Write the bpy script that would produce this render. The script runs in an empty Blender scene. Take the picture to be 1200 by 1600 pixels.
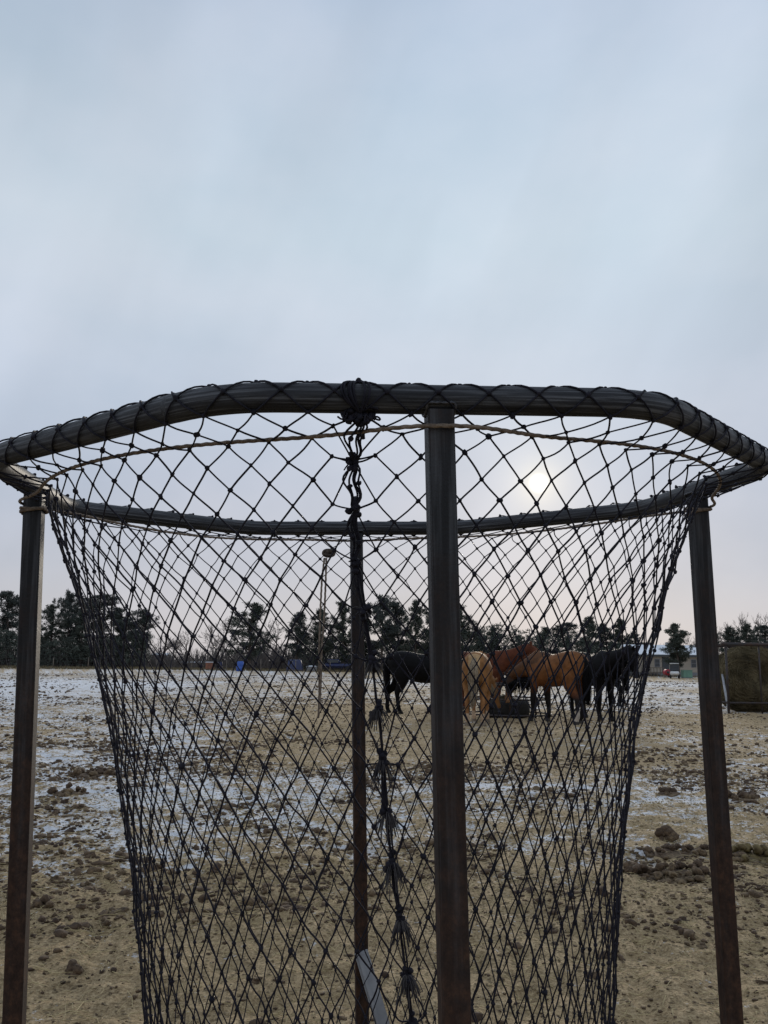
import bpy, bmesh, math, random
import numpy as np
from mathutils import Matrix, Vector, kdtree

random.seed(11)
RNG = np.random.default_rng(11)
SC = bpy.context.scene
COL = SC.collection
PI = math.pi

# ------------------------------------------------------------------ camera
F = 1370.0                                # focal length in photo pixels (1200 x 1600)
PITCH = math.atan(235.0 / F)
ROLL = math.radians(0.75)
CAMZ = 1.2                                # the field is laid out for this eye height, then everything but the feeder is enlarged by K
K = 1.15
cd = bpy.data.cameras.new("camera")
cam = bpy.data.objects.new("camera", cd)
COL.objects.link(cam)
cd.sensor_fit = 'VERTICAL'
cd.sensor_height = 36.0
cd.lens = 36.0 * F / 1600.0
cd.clip_start = 0.05
cd.clip_end = 8000
cam.location = (0, 0, CAMZ * K)
cam.rotation_euler = (Matrix.Rotation(PI / 2 + PITCH, 3, 'X') @ Matrix.Rotation(ROLL, 3, 'Z')).to_euler()
SC.camera = cam


def ray(px, py):
    dx, dy = px - 600.0, py - 800.0
    X = dx * math.cos(ROLL) + dy * math.sin(ROLL)
    Y = -dx * math.sin(ROLL) + dy * math.cos(ROLL)
    return np.array([X, F * math.cos(PITCH) + Y * math.sin(PITCH), F * math.sin(PITCH) - Y * math.cos(PITCH)])


def AT(px, py, depth):
    d = ray(px, py)
    return np.array([0, 0, CAMZ]) + d * (depth / d[1])


def G(px, py):
    d = ray(px, py)
    return np.array([0, 0, CAMZ]) + d * (-CAMZ / d[2])


def height_at(px, py, depth):
    return AT(px, py, depth)[2]


# ------------------------------------------------------------------ tagging
def tag(o, label=None, cat=None, group=None, kind=None):
    if label: o["label"] = label
    if cat: o["category"] = cat
    if group: o["group"] = group
    if kind: o["kind"] = kind
    return o


def thing(name, label, cat, loc=(0, 0, 0), rz=0.0, group=None):
    o = bpy.data.objects.new(name, None)
    o.empty_display_size = 0.2
    COL.objects.link(o)
    o.location = loc
    o.rotation_euler = (0, 0, rz)
    return tag(o, label, cat, group)


# ------------------------------------------------------------------ mesh helpers
class MB:
    """collects vertices and faces, builds one mesh object"""

    def __init__(s):
        s.V = []; s.F = []; s.n = 0; s.UV = []

    def add(s, V, F, uv=None):
        V = np.asarray(V, float).reshape(-1, 3)
        s.V.append(V)
        for f in (F if isinstance(F, list) else [F]):
            f = np.asarray(f, int)
            if len(f): s.F.append(f + s.n)
        s.UV.append(np.zeros((len(V), 2)) if uv is None else np.asarray(uv, float))
        s.n += len(V)

    def box(s, c, size, rot=None, bev=0.0):
        x, y, z = [v / 2 for v in size]
        if bev <= 0:
            V = np.array([[a, b, d] for a in (-x, x) for b in (-y, y) for d in (-z, z)])
            Fc = np.array([[0, 1, 3, 2], [4, 6, 7, 5], [0, 4, 5, 1], [2, 3, 7, 6], [0, 2, 6, 4], [1, 5, 7, 3]])
        else:
            bm = bmesh.new()
            bmesh.ops.create_cube(bm, size=1)
            bmesh.ops.scale(bm, vec=size, verts=bm.verts)
            bmesh.ops.bevel(bm, geom=bm.edges[:], offset=bev, segments=2, affect='EDGES')
            s.bm(bm, c, rot)
            return
        if rot is not None: V = V @ np.array(rot).T
        s.add(V + np.array(c), Fc)

    def bm(s, bm, c=(0, 0, 0), rot=None):
        bm.verts.ensure_lookup_table()
        V = np.array([v.co[:] for v in bm.verts])
        d = {}
        for f in bm.faces: d.setdefault(len(f.verts), []).append([v.index for v in f.verts])
        if rot is not None: V = V @ np.array(rot).T
        s.add(V + np.array(c), [np.array(v) for v in d.values()])
        bm.free()

    def tube(s, pts, r, sides=8, closed=False, cap=True, shape=None):
        """sweep along a path with transported frames; uv = (length along, part round)"""
        P = np.asarray(pts, float); n = len(P)
        r = np.full(n, r, float) if np.isscalar(r) else np.asarray(r, float)
        T = (np.roll(P, -1, 0) - np.roll(P, 1, 0)) if closed else np.gradient(P, axis=0)
        T /= np.linalg.norm(T, axis=1)[:, None] + 1e-12
        ref = np.array([0, 0, 1.0]) if abs(T[0][2]) < 0.9 else np.array([0, 1.0, 0])
        N = np.zeros((n, 3)); nn = ref - T[0] * (ref @ T[0])
        for i in range(n):
            nn = nn - T[i] * (nn @ T[i]); nn /= np.linalg.norm(nn) + 1e-12; N[i] = nn
        B = np.cross(T, N)
        a = np.linspace(0, 2 * PI, sides, endpoint=False) + PI / sides
        if shape is None:
            R = np.repeat(r[:, None], sides, 1)
        else:
            R = shape(a, np.r_[0, np.cumsum(np.linalg.norm(np.diff(P, axis=0), axis=1))], r)
        V = P[:, None] + R[..., None] * (np.cos(a)[None, :, None] * N[:, None] + np.sin(a)[None, :, None] * B[:, None])
        L = np.r_[0, np.cumsum(np.linalg.norm(np.diff(P, axis=0), axis=1))]
        uv = np.stack([np.repeat(L[:, None], sides, 1), np.repeat((np.abs(a - PI) / PI)[None], n, 0)], -1)
        m = n if closed else n - 1
        i = np.arange(m)[:, None]; j = np.arange(sides)[None]
        i2 = (i + 1) % n; j2 = (j + 1) % sides
        Fq = np.stack([i * sides + j, i * sides + j2, i2 * sides + j2, i2 * sides + j], -1).reshape(-1, 4)
        Fs = [Fq]
        if cap and not closed:
            Fs.append(np.array([list(range(sides))[::-1]])); Fs.append(np.array([[(n - 1) * sides + q for q in range(sides)]]))
        s.add(V.reshape(-1, 3), Fs, uv.reshape(-1, 2))

    def lathe(s, prof, c=(0, 0, 0), sides=20, rot=None):
        """prof: (radius, z) list, closed where the radius is about 0"""
        prof = np.asarray(prof, float); n = len(prof)
        a = np.linspace(0, 2 * PI, sides, endpoint=False)
        V = np.stack([prof[:, 0:1] * np.cos(a), prof[:, 0:1] * np.sin(a), np.repeat(prof[:, 1:2], sides, 1)], -1).reshape(-1, 3)
        i = np.arange(n - 1)[:, None]; j = np.arange(sides)[None]; j2 = (j + 1) % sides
        Fq = np.stack([i * sides + j, i * sides + j2, (i + 1) * sides + j2, (i + 1) * sides + j], -1).reshape(-1, 4)
        if rot is not None: V = V @ np.array(rot).T
        s.add(V + np.array(c), [Fq, np.array([list(range(sides))[::-1]]), np.array([[(n - 1) * sides + q for q in range(sides)]])])

    def hull_bar(s, p0, p1, w, h, up=(0, 0, 1)):
        """rectangular bar between two points"""
        p0 = np.array(p0, float); p1 = np.array(p1, float); t = p1 - p0; L = np.linalg.norm(t); t /= L
        u = np.array(up, float); u = u - t * (u @ t); u /= np.linalg.norm(u); b = np.cross(u, t)
        s.box((p0 + p1) / 2, (w, L, h), rot=np.stack([b, t, u], 1))

    def mesh(s, name, mat, smooth=True):
        V = np.concatenate(s.V) if s.V else np.zeros((0, 3))
        me = bpy.data.meshes.new(name)
        me.vertices.add(len(V)); me.vertices.foreach_set("co", V.astype(np.float32).ravel())
        li = np.concatenate([f.ravel() for f in s.F]); cnt = np.concatenate([np.full(len(f), f.shape[1]) for f in s.F])
        me.loops.add(len(li)); me.loops.foreach_set("vertex_index", li.astype(np.int32))
        me.polygons.add(len(cnt))
        me.polygons.foreach_set("loop_start", np.r_[0, np.cumsum(cnt)[:-1]].astype(np.int32))
        me.polygons.foreach_set("loop_total", cnt.astype(np.int32))
        me.polygons.foreach_set("use_smooth", np.full(len(cnt), bool(smooth)))
        uvl = me.uv_layers.new(name="UVMap")
        uvl.data.foreach_set("uv", np.concatenate(s.UV)[li].astype(np.float32).ravel())
        me.update(calc_edges=True); me.validate()
        if mat: me.materials.append(mat)
        return me

    def build(s, name, mat, parent=None, smooth=True, loc=None):
        o = bpy.data.objects.new(name, s.mesh(name, mat, smooth))
        COL.objects.link(o)
        if parent: o.parent = parent
        if loc is not None: o.location = loc
        return o


def batch_tubes(mb, P, r, sides=5, ref=None):
    """P (M,K,3), r (M,K): M thin tubes at once"""
    M, K, _ = P.shape
    T = np.gradient(P, axis=1); T /= np.linalg.norm(T, axis=2, keepdims=True) + 1e-12
    if ref is None:
        ref = np.cross(P[:, -1] - P[:, 0], np.array([0.31, 0.57, 0.76]))
    ref = ref / (np.linalg.norm(ref, axis=1, keepdims=True) + 1e-9)
    N = ref[:, None] - T * (T * ref[:, None]).sum(-1, keepdims=True)
    N /= np.linalg.norm(N, axis=2, keepdims=True) + 1e-9
    B = np.cross(T, N)
    a = np.linspace(0, 2 * PI, sides, endpoint=False)
    V = P[:, :, None] + r[:, :, None, None] * (np.cos(a)[None, None, :, None] * N[:, :, None] + np.sin(a)[None, None, :, None] * B[:, :, None])
    base = (np.arange(M) * K * sides)[:, None, None]; i = np.arange(K - 1)[None, :, None]; j = np.arange(sides)[None, None]; j2 = (j + 1) % sides
    Fq = np.stack([base + i * sides + j, base + i * sides + j2, base + (i + 1) * sides + j2, base + (i + 1) * sides + j], -1).reshape(-1, 4)
    mb.add(V.reshape(-1, 3), Fq)


def ico(sub):
    bm = bmesh.new(); bmesh.ops.create_icosphere(bm, subdivisions=sub, radius=1)
    V = np.array([v.co[:] for v in bm.verts]); Fc = np.array([[v.index for v in f.verts] for f in bm.faces]); bm.free()
    return V, Fc


OCT = (np.array([(1, 0, 0), (0, 1, 0), (-1, 0, 0), (0, -1, 0), (0, 0, 1), (0, 0, -1.0)]), np.array([(0, 1, 4), (1, 2, 4), (2, 3, 4), (3, 0, 4), (1, 0, 5), (2, 1, 5), (3, 2, 5), (0, 3, 5)]))
ICO1, ICO2, ICO3 = ico(1), ico(2), ico(3)


def blobs(mb, C, S, shapes, rotz=None, rand=True):
    """many deformed icospheres: C (n,3), S (n,3)"""
    n = len(C); Fc = shapes[1]; SV = shapes[0]; k = len(SV)
    idx = RNG.integers(0, k, n); V = SV[idx] * S[:, None]
    a = RNG.uniform(0, 2 * PI, n) if rotz is None else rotz
    c, s_ = np.cos(a)[:, None], np.sin(a)[:, None]
    X = V[..., 0] * c - V[..., 1] * s_; Y = V[..., 0] * s_ + V[..., 1] * c
    V = np.stack([X, Y, V[..., 2]], -1) + C[:, None]
    nv = SV.shape[1]
    mb.add(V.reshape(-1, 3), (Fc[None] + (np.arange(n) * nv)[:, None, None]).reshape(-1, 3))


def lumpy(base, k, amp):
    V, Fc = base; out = []
    for _ in range(k):
        d = RNG.normal(size=(6, 3)); ph = RNG.uniform(0, 6, 6)
        g = 1 + amp * sum(np.sin(V @ d[i] * 1.6 + ph[i]) for i in range(6)) / 2.4 + RNG.normal(0, amp * 0.35, len(V))
        out.append(V * g[:, None])
    return np.array(out), Fc


# ------------------------------------------------------------------ numpy noise
_TAB = np.random.default_rng(5).random((256, 256))


def vn(x, y):
    xi = np.floor(x).astype(int); yi = np.floor(y).astype(int); fx = x - xi; fy = y - yi
    fx = fx * fx * (3 - 2 * fx); fy = fy * fy * (3 - 2 * fy)
    g = lambda a, b: _TAB[a & 255, b & 255]
    return (g(xi, yi) * (1 - fx) + g(xi + 1, yi) * fx) * (1 - fy) + (g(xi, yi + 1) * (1 - fx) + g(xi + 1, yi + 1) * fx) * fy


def fbm(x, y, o=4):
    r = 0; a = 0.5; t = 0
    for i in range(o):
        r = r + a * vn(x + 17.3 * i, y - 9.1 * i); t += a; a *= 0.5; x = x * 2.03; y = y * 2.03
    return r / t


def sstep(a, b, x):
    t = np.clip((x - a) / (b - a), 0, 1); return t * t * (3 - 2 * t)


# ------------------------------------------------------------------ materials
def newmat(name):
    m = bpy.data.materials.new(name); m.use_nodes = True
    nt = m.node_tree; b = nt.nodes.get("Principled BSDF")
    return m, nt, b


def nd(nt, t, **kw):
    n = nt.nodes.new(t)
    for k, v in kw.items():
        if hasattr(n, k): setattr(n, k, v)
        else: n.inputs[k].default_value = v
    return n


def ramp(nt, src, stops):
    r = nt.nodes.new("ShaderNodeValToRGB")
    e = r.color_ramp.elements
    while len(e) < len(stops): e.new(0.5)
    for q, (p, c) in zip(e, stops):
        q.position = p; q.color = (*c, 1) if len(c) == 3 else c
    nt.links.new(src, r.inputs[0])
    return r.outputs[0]


def coords(nt, kind="Object", scale=(1, 1, 1)):
    tc = nt.nodes.new("ShaderNodeTexCoord"); mp = nt.nodes.new("ShaderNodeMapping")
    mp.inputs["Scale"].default_value = scale
    nt.links.new(tc.outputs[kind], mp.inputs[0])
    return mp.outputs[0]


def noise(nt, vec, scale, detail=5, rough=0.55):
    n = nt.nodes.new("ShaderNodeTexNoise")
    n.inputs["Scale"].default_value = scale; n.inputs["Detail"].default_value = detail; n.inputs["Roughness"].default_value = rough
    nt.links.new(vec, n.inputs["Vector"])
    return n.outputs["Fac"]


def mixc(nt, fac, a, b):
    m = nt.nodes.new("ShaderNodeMix"); m.data_type = 'RGBA'
    for s_, v in ((m.inputs[0], fac), (m.inputs[6], a), (m.inputs[7], b)):
        if isinstance(v, bpy.types.NodeSocket): nt.links.new(v, s_)
        elif isinstance(v, (int, float)): s_.default_value = v
        else: s_.default_value = (*v, 1)
    return m.outputs[2]


def mth(nt, op, a, b=None, c=None, clamp=False):
    m = nt.nodes.new("ShaderNodeMath"); m.operation = op; m.use_clamp = clamp
    for i, v in enumerate((a, b, c)):
        if v is None: continue
        if isinstance(v, bpy.types.NodeSocket): nt.links.new(v, m.inputs[i])
        else: m.inputs[i].default_value = v
    return m.outputs[0]


def bump(nt, b, h, strength, dist=0.01):
    n = nt.nodes.new("ShaderNodeBump"); n.inputs["Strength"].default_value = strength; n.inputs["Distance"].default_value = dist
    nt.links.new(h, n.inputs["Height"]); nt.links.new(n.outputs[0], b.inputs["Normal"])


def simple(name, c1, c2=None, scale=8, rough=0.7, metal=0.0, bmp=0.0, bdist=0.01, kind="Object", sc=(1, 1, 1)):
    m, nt, b = newmat(name)
    b.inputs["Roughness"].default_value = rough; b.inputs["Metallic"].default_value = metal
    v = coords(nt, kind, sc); f = noise(nt, v, scale)
    c2 = c2 or tuple(x * 0.75 for x in c1)
    nt.links.new(ramp(nt, f, [(0.35, c2), (0.65, c1)]), b.inputs["Base Color"])
    if bmp: bump(nt, b, f, bmp, bdist)
    return m


def steel_mat(name, rust_low, dk=1.0):
    """dark mill-scale steel with draw lines along its length and rust"""
    m, nt, b = newmat(name)
    uv = coords(nt, "UV", (0.5, 2.4, 1) if rust_low else (0.9, 3.5, 1)); ob = coords(nt, "Object")
    streak = noise(nt, uv, 4.0, 4, 0.6)
    base = ramp(nt, streak, [(0.32, (0.009 * dk, 0.009 * dk, 0.011 * dk)), (0.50, (0.026 * dk, 0.027 * dk, 0.031 * dk)), (0.68, (0.115 * dk, 0.119 * dk, 0.130 * dk))])
    blot = noise(nt, ob, 6.5 if rust_low else 9.0, 7, 0.70)
    sep = nt.nodes.new("ShaderNodeSeparateXYZ"); nt.links.new(ob, sep.inputs[0])
    if rust_low:
        low = mth(nt, 'MULTIPLY_ADD', sep.outputs[2], -0.95, -0.12, clamp=True)      # the legs rust more towards the ground
        rf = mth(nt, 'MULTIPLY_ADD', blot, 1.5, -0.75)
        rf = mth(nt, 'ADD', rf, low, clamp=True)
        rf = mth(nt, 'MULTIPLY', rf, 0.92)
    else:
        rf = mth(nt, 'MULTIPLY_ADD', blot, 3.0, -1.78, clamp=True)
    rustn = noise(nt, coords(nt, "Object", (1, 1, 0.7)), 42, 6, 0.72)
    rust = ramp(nt, rustn, [(0.33, (0.018, 0.009, 0.006)), (0.52, (0.042, 0.022, 0.014)), (0.72, (0.092, 0.044, 0.024))])
    nt.links.new(mixc(nt, rf, base, rust), b.inputs["Base Color"])
    nt.links.new(mth(nt, 'MULTIPLY_ADD', rf, 0.28, 0.58), b.inputs["Roughness"])
    nt.links.new(mth(nt, 'MULTIPLY_ADD', rf, -0.18, 0.2), b.inputs["Metallic"])
    b.inputs['Specular IOR Level'].default_value = 0.28
    bump(nt, b, noise(nt, ob, 120, 5), 0.35, 0.003)
    return m


MT = {}
MT['rail'] = steel_mat("rail_steel", False)
MT['leg'] = steel_mat("leg_steel", True, 0.55)
MT['weld'] = simple("weld_bead", (0.10, 0.10, 0.11), (0.03, 0.03, 0.035), 60, 0.45, 0.7, 0.6, 0.002)
MT['net'] = simple("black_twine", (0.020, 0.019, 0.028), (0.010, 0.010, 0.015), 40, 0.75)
MT['fray'] = simple("frayed_twine", (0.085, 0.078, 0.078), (0.025, 0.023, 0.027), 25, 0.9)
MT['jute'] = simple("jute_rope", (0.21, 0.16, 0.12), (0.085, 0.062, 0.045), 70, 0.95, 0, 0.5, 0.002)
MT['darkjute'] = simple('shaded_jute', (0.075, 0.056, 0.042), (0.028, 0.021, 0.018), 60, 0.95)  # jute of the rope knot, its backlit shade painted into the colour
MT['galv'] = simple("galvanised_bar", (0.33, 0.345, 0.37), (0.21, 0.22, 0.245), 9, 0.5, 0.15, 0.1)
MT['pipe'] = simple("dark_pipe", (0.035, 0.036, 0.04), (0.06, 0.035, 0.025), 7, 0.6, 0.3)
MT['palepipe'] = simple("galvanised_pipe", (0.42, 0.43, 0.45), (0.30, 0.30, 0.32), 7, 0.5, 0.3)
MT['rubber'] = simple("black_rubber", (0.022, 0.022, 0.022), (0.035, 0.032, 0.028), 10, 0.85, 0, 0.3)
MT['hay'] = simple("old_hay", (0.13, 0.105, 0.06), (0.035, 0.028, 0.017), 2.2, 0.95, 0, 0.8, 0.03)
MT['haystalk'] = simple("hay_stalk", (0.20, 0.16, 0.092), (0.06, 0.048, 0.028), 2.0, 0.9)
MT['crumb'] = simple('dirt_crumbs', (0.44, 0.335, 0.19), (0.11, 0.078, 0.044), 30, 0.95)
MT['straw'] = simple("straw", (0.50, 0.41, 0.22), (0.30, 0.23, 0.11), 14, 0.85)
MT['needles'] = simple("pine_needles", (0.092, 0.102, 0.084), (0.040, 0.050, 0.042), 0.9, 0.8)
MT['needles2'] = simple("pine_needles_blue", (0.094, 0.106, 0.096), (0.044, 0.053, 0.050), 0.9, 0.8)
MT['bark'] = simple("pine_bark", (0.085, 0.062, 0.05), (0.045, 0.034, 0.03), 3, 0.9, sc=(1, 1, .3))
MT['twig'] = simple("bare_twigs", (0.20, 0.165, 0.15), (0.12, 0.10, 0.095), 2, 0.9)
MT['brush'] = simple("brush_twigs", (0.13, 0.11, 0.10), (0.07, 0.06, 0.055), 0.4, 0.95)
MT['snowroof'] = simple("roof_snow", (0.78, 0.80, 0.84), (0.68, 0.70, 0.74), 2, 0.7)
MT['siding'] = simple("tan_siding", (0.36, 0.31, 0.25), (0.30, 0.26, 0.21), 0.8, 0.8, sc=(.3, .3, 9))
MT['skirt'] = simple("grey_skirting", (0.22, 0.22, 0.24), None, 3, 0.8)
MT['trim'] = simple("dark_trim", (0.06, 0.065, 0.07), None, 3, 0.7)
MT['white'] = simple("white_paint", (0.75, 0.75, 0.74), (0.62, 0.62, 0.62), 3, 0.5)
MT['red'] = simple("red_paint", (0.42, 0.03, 0.05), (0.30, 0.03, 0.04), 3, 0.5)
MT['green'] = simple("green_paint", (0.16, 0.30, 0.22), (0.11, 0.22, 0.17), 2, 0.6)
MT['blue'] = simple("blue_plastic", (0.03, 0.10, 0.42), (0.025, 0.075, 0.30), 3, 0.45)
MT['navy'] = simple("dark_blue_paint", (0.02, 0.03, 0.10), (0.015, 0.02, 0.06), 2, 0.5)
MT['rust'] = simple("rusty_metal", (0.25, 0.10, 0.055), (0.14, 0.06, 0.04), 4, 0.85)
MT['brick'] = simple("red_brick", (0.30, 0.12, 0.08), (0.22, 0.09, 0.06), 4, 0.85)
MT['glass'] = simple("window_glass", (0.04, 0.05, 0.06), None, 2, 0.12)
MT['wood'] = simple("weathered_wood", (0.17, 0.14, 0.11), (0.09, 0.075, 0.06), 4, 0.9)
MT['eye'] = simple("dark_eye", (0.01, 0.008, 0.006), None, 4, 0.15)


def coat_mat(name, rough):
    m, nt, b = newmat(name)
    at = nt.nodes.new("ShaderNodeAttribute"); at.attribute_name = "Col"
    f = noise(nt, coords(nt, "Object"), 7, 5); g = noise(nt, coords(nt, "Object", (1, 1, 2.5)), 60, 3)
    k = mth(nt, 'MULTIPLY_ADD', f, 1.7, 0.15); k = mth(nt, 'MULTIPLY', k, mth(nt, 'MULTIPLY_ADD', g, 0.4, 0.8))
    v = nt.nodes.new("ShaderNodeVectorMath"); v.operation = 'SCALE'
    nt.links.new(at.outputs["Color"], v.inputs[0]); nt.links.new(k, v.inputs["Scale"])
    nt.links.new(v.outputs[0], b.inputs["Base Color"])
    b.inputs["Roughness"].default_value = rough; b.inputs["Specular IOR Level"].default_value = 0.10
    bump(nt, b, g, 0.3, 0.004)
    return m


for q in ('net', 'fray', 'rubber', 'needles', 'needles2', 'hay', 'haystalk'):
    MT[q].node_tree.nodes['Principled BSDF'].inputs['Specular IOR Level'].default_value = 0.15
MT['coat'] = coat_mat("horse_coat", 0.62)
def hairmat(n, c): return simple(n, c, tuple(x * .5 for x in c), 30, 0.6)
MT['blackhair'] = hairmat("black_hair", (0.005, 0.0045, 0.005))
MT['palehair'] = hairmat("pale_hair", (0.34, 0.27, 0.19))
MT['redhair'] = hairmat("red_hair", (0.16, 0.06, 0.03))
for q in ('blackhair', 'palehair', 'redhair'): MT[q].node_tree.nodes['Principled BSDF'].inputs['Specular IOR Level'].default_value = 0.08


# ------------------------------------------------------------------ world and sun
sd = ray(842, 755); sd = sd / np.linalg.norm(sd)
SUN_EL = math.asin(sd[2]); SUN_AZ = math.atan2(sd[0], sd[1])       # azimuth from +Y towards +X
w = bpy.data.worlds.new("World"); SC.world = w; w.use_nodes = True
nt = w.node_tree; nt.nodes.clear()
out = nt.nodes.new("ShaderNodeOutputWorld")
sky = nt.nodes.new("ShaderNodeTexSky"); sky.sky_type = 'NISHITA'; sky.sun_disc = False
sky.sun_elevation = SUN_EL; sky.sun_rotation = SUN_AZ; sky.air_density = 1.0; sky.dust_density = 2.0
bg1 = nt.nodes.new("ShaderNodeBackground"); bg1.inputs[1].default_value = 0.08
nt.links.new(sky.outputs[0], bg1.inputs[0])
tc = nt.nodes.new("ShaderNodeTexCoord"); D = tc.outputs["Generated"]
sep = nt.nodes.new("ShaderNodeSeparateXYZ"); nt.links.new(D, sep.inputs[0])
# overcast deck: colour by elevation
el = ramp(nt, sep.outputs[2], [(0.0, (0.55, 0.53, 0.54)), (0.04, (0.53, 0.53, 0.56)), (0.10, (0.475, 0.51, 0.585)), (0.20, (0.465, 0.525, 0.635)),
                               (0.31, (0.505, 0.585, 0.70)), (0.45, (0.53, 0.63, 0.725)), (0.55, (0.485, 0.585, 0.695)), (0.645, (0.43, 0.53, 0.665)), (1.0, (0.42, 0.51, 0.65))])
# darker banks of thin cloud drawn out towards the sun
mp0 = nt.nodes.new("ShaderNodeMapping"); mp0.inputs["Rotation"].default_value = (0, -0.42, 0); nt.links.new(D, mp0.inputs[0])
mp = nt.nodes.new("ShaderNodeMapping"); mp.inputs["Location"].default_value = (0.35, 0.2, 0.1); mp.inputs["Scale"].default_value = (3.2, 1.0, 0.8)
nt.links.new(mp0.outputs[0], mp.inputs[0])
c1 = noise(nt, mp.outputs[0], 1.5, 4, 0.5)
cf = ramp(nt, c1, [(0.36, (0, 0, 0)), (0.66, (1, 1, 1))])
mp2 = nt.nodes.new("ShaderNodeMapping"); mp2.inputs["Rotation"].default_value = (0.1, 0.35, 0); mp2.inputs["Scale"].default_value = (2.0, 1.2, 3.4)
nt.links.new(D, mp2.inputs[0])
c2 = noise(nt, mp2.outputs[0], 1.8, 5, 0.5)
cf2 = ramp(nt, c2, [(0.36, (0, 0, 0)), (0.66, (1, 1, 1))])
k1 = mth(nt, 'MULTIPLY_ADD', cf, 0.14, 0.93)
k2 = mth(nt, 'MULTIPLY_ADD', cf2, 0.10, 0.95)
kk = mth(nt, 'MULTIPLY', mth(nt, 'MULTIPLY', k1, k2), 1.09)
vs = nt.nodes.new("ShaderNodeVectorMath"); vs.operation = 'SCALE'
warm = mixc(nt, mth(nt, 'MULTIPLY', cf2, 0.22), el, (0.62, 0.575, 0.60))
nt.links.new(warm, vs.inputs[0]); nt.links.new(kk, vs.inputs["Scale"])
# the veiled sun
dt = nt.nodes.new("ShaderNodeVectorMath"); dt.operation = 'DOT_PRODUCT'
nrm = nt.nodes.new("ShaderNodeVectorMath"); nrm.operation = 'NORMALIZE'
nt.links.new(D, nrm.inputs[0]); nt.links.new(nrm.outputs[0], dt.inputs[0]); dt.inputs[1].default_value = tuple(sd)
ang = mth(nt, 'ARCCOSINE', mth(nt, 'MINIMUM', dt.outputs["Value"], 0.9999999))


def glow(sig, amp, pw=2.0):
    q = mth(nt, 'POWER', mth(nt, 'DIVIDE', ang, math.radians(sig)), pw)
    return mth(nt, 'MULTIPLY', mth(nt, 'POWER', 2.71828, mth(nt, 'MULTIPLY', q, -1.0)), amp)


g1 = glow(0.36, 5.0, 2.4); g2 = glow(1.2, 0.36, 1.1); g3 = glow(6.0, 0.09, 1.4)
def col_scale(c, f):
    v = nt.nodes.new("ShaderNodeVectorMath"); v.operation = 'SCALE'; v.inputs[0].default_value = c; nt.links.new(f, v.inputs["Scale"]); return v.outputs[0]
def vadd(a, b):
    v = nt.nodes.new("ShaderNodeVectorMath"); v.operation = 'ADD'; nt.links.new(a, v.inputs[0]); nt.links.new(b, v.inputs[1]); return v.outputs[0]
tot = vadd(vs.outputs[0], col_scale((1.0, 0.95, 0.78), g1))
tot = vadd(tot, col_scale((1.0, 0.80, 0.30), g2))
tot = vadd(tot, col_scale((1.0, 0.86, 0.66), g3))
bg2 = nt.nodes.new("ShaderNodeBackground"); nt.links.new(tot, bg2.inputs[0]); bg2.inputs[1].default_value = 1.0
mx = nt.nodes.new("ShaderNodeMixShader"); mx.inputs[0].default_value = 0.975
nt.links.new(bg1.outputs[0], mx.inputs[1]); nt.links.new(bg2.outputs[0], mx.inputs[2]); nt.links.new(mx.outputs[0], out.inputs[0])

sl = bpy.data.lights.new("sun", 'SUN'); so = bpy.data.objects.new("sun", sl); COL.objects.link(so)
sl.energy = 1.5; sl.angle = math.radians(10); sl.color = (1.0, 0.9, 0.76)
so.rotation_euler = Vector(sd).to_track_quat('Z', 'Y').to_euler(); so.location = (10, 60, 30)
SC.view_settings.view_transform = 'Standard'; SC.view_settings.look = 'None'
SC.view_settings.gamma = 1.0; SC.view_settings.exposure = 0.0
SC.view_settings.use_curve_mapping = False


# ------------------------------------------------------------------ ground
def gh(x, y):
    r = np.hypot(x, y)
    near = 1 - sstep(25, 70, r)
    h = 0.05 * (fbm(x * 0.45 + 3, y * 0.45, 3) - 0.5)
    h = h + near * (0.045 * (fbm(x * 2.3, y * 2.3 + 7, 3) - 0.5) + 0.050 * (fbm(x * 7.0, y * 7.0 + 1.7, 3) - 0.5) - 0.018 * sstep(.60, .75, fbm(x * 5.0 + 50, y * 5.0, 2)))
    return h - 0.055 * (1 - sstep(3.4, 5.6, r))


def snow_cover(x, y):
    """how much of the ground is under snow, 0..1"""
    r = np.hypot(x, y) + 1e-6; a = x / np.maximum(y, 0.1)
    wob = (fbm(x * 0.35 + 9, y * 0.35, 3) - 0.5)
    nearedge = 5.4 + 0.9 * np.clip(-a * 0.0 + 0, -1, 1) + wob * 4.5 + sstep(0.0, 0.35, a) * 0.3 - sstep(-0.1, -0.4, a) * 0.9
    lf = 1 - sstep(-0.22, 0.02, a + wob * 0.25)                 # the left is whiter than the middle and the right
    c = sstep(-1.6, 3.2, r - nearedge) * (0.47 + 0.13 * lf)
    # trampled strip where the horses stand and a brown band in front of it
    tr = sstep(10.5, 13.0, r + wob * 5) * (1 - sstep(22, 27, r + wob * 9)) * sstep(-0.20, -0.04, a + wob * 0.12)
    c = c * (1 - 0.80 * tr)
    c = c + 0.10 * sstep(-0.05, -0.3, a) * sstep(7, 12, r) * (1 - sstep(45, 75, r))
    c = c + 0.02 * sstep(24, 29, r) * (1 - sstep(45, 70, r))
    c = c * (1 - 0.30 * sstep(55, 85, r))
    c = c + 0.8 * (fbm(x * 0.16, y * 0.07 + 40, 4) - 0.5)
    c = c * (0.15 + 0.85 * sstep(3.6, 6.0, r + wob * 3))
    return np.clip(c, 0, 1)


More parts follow.
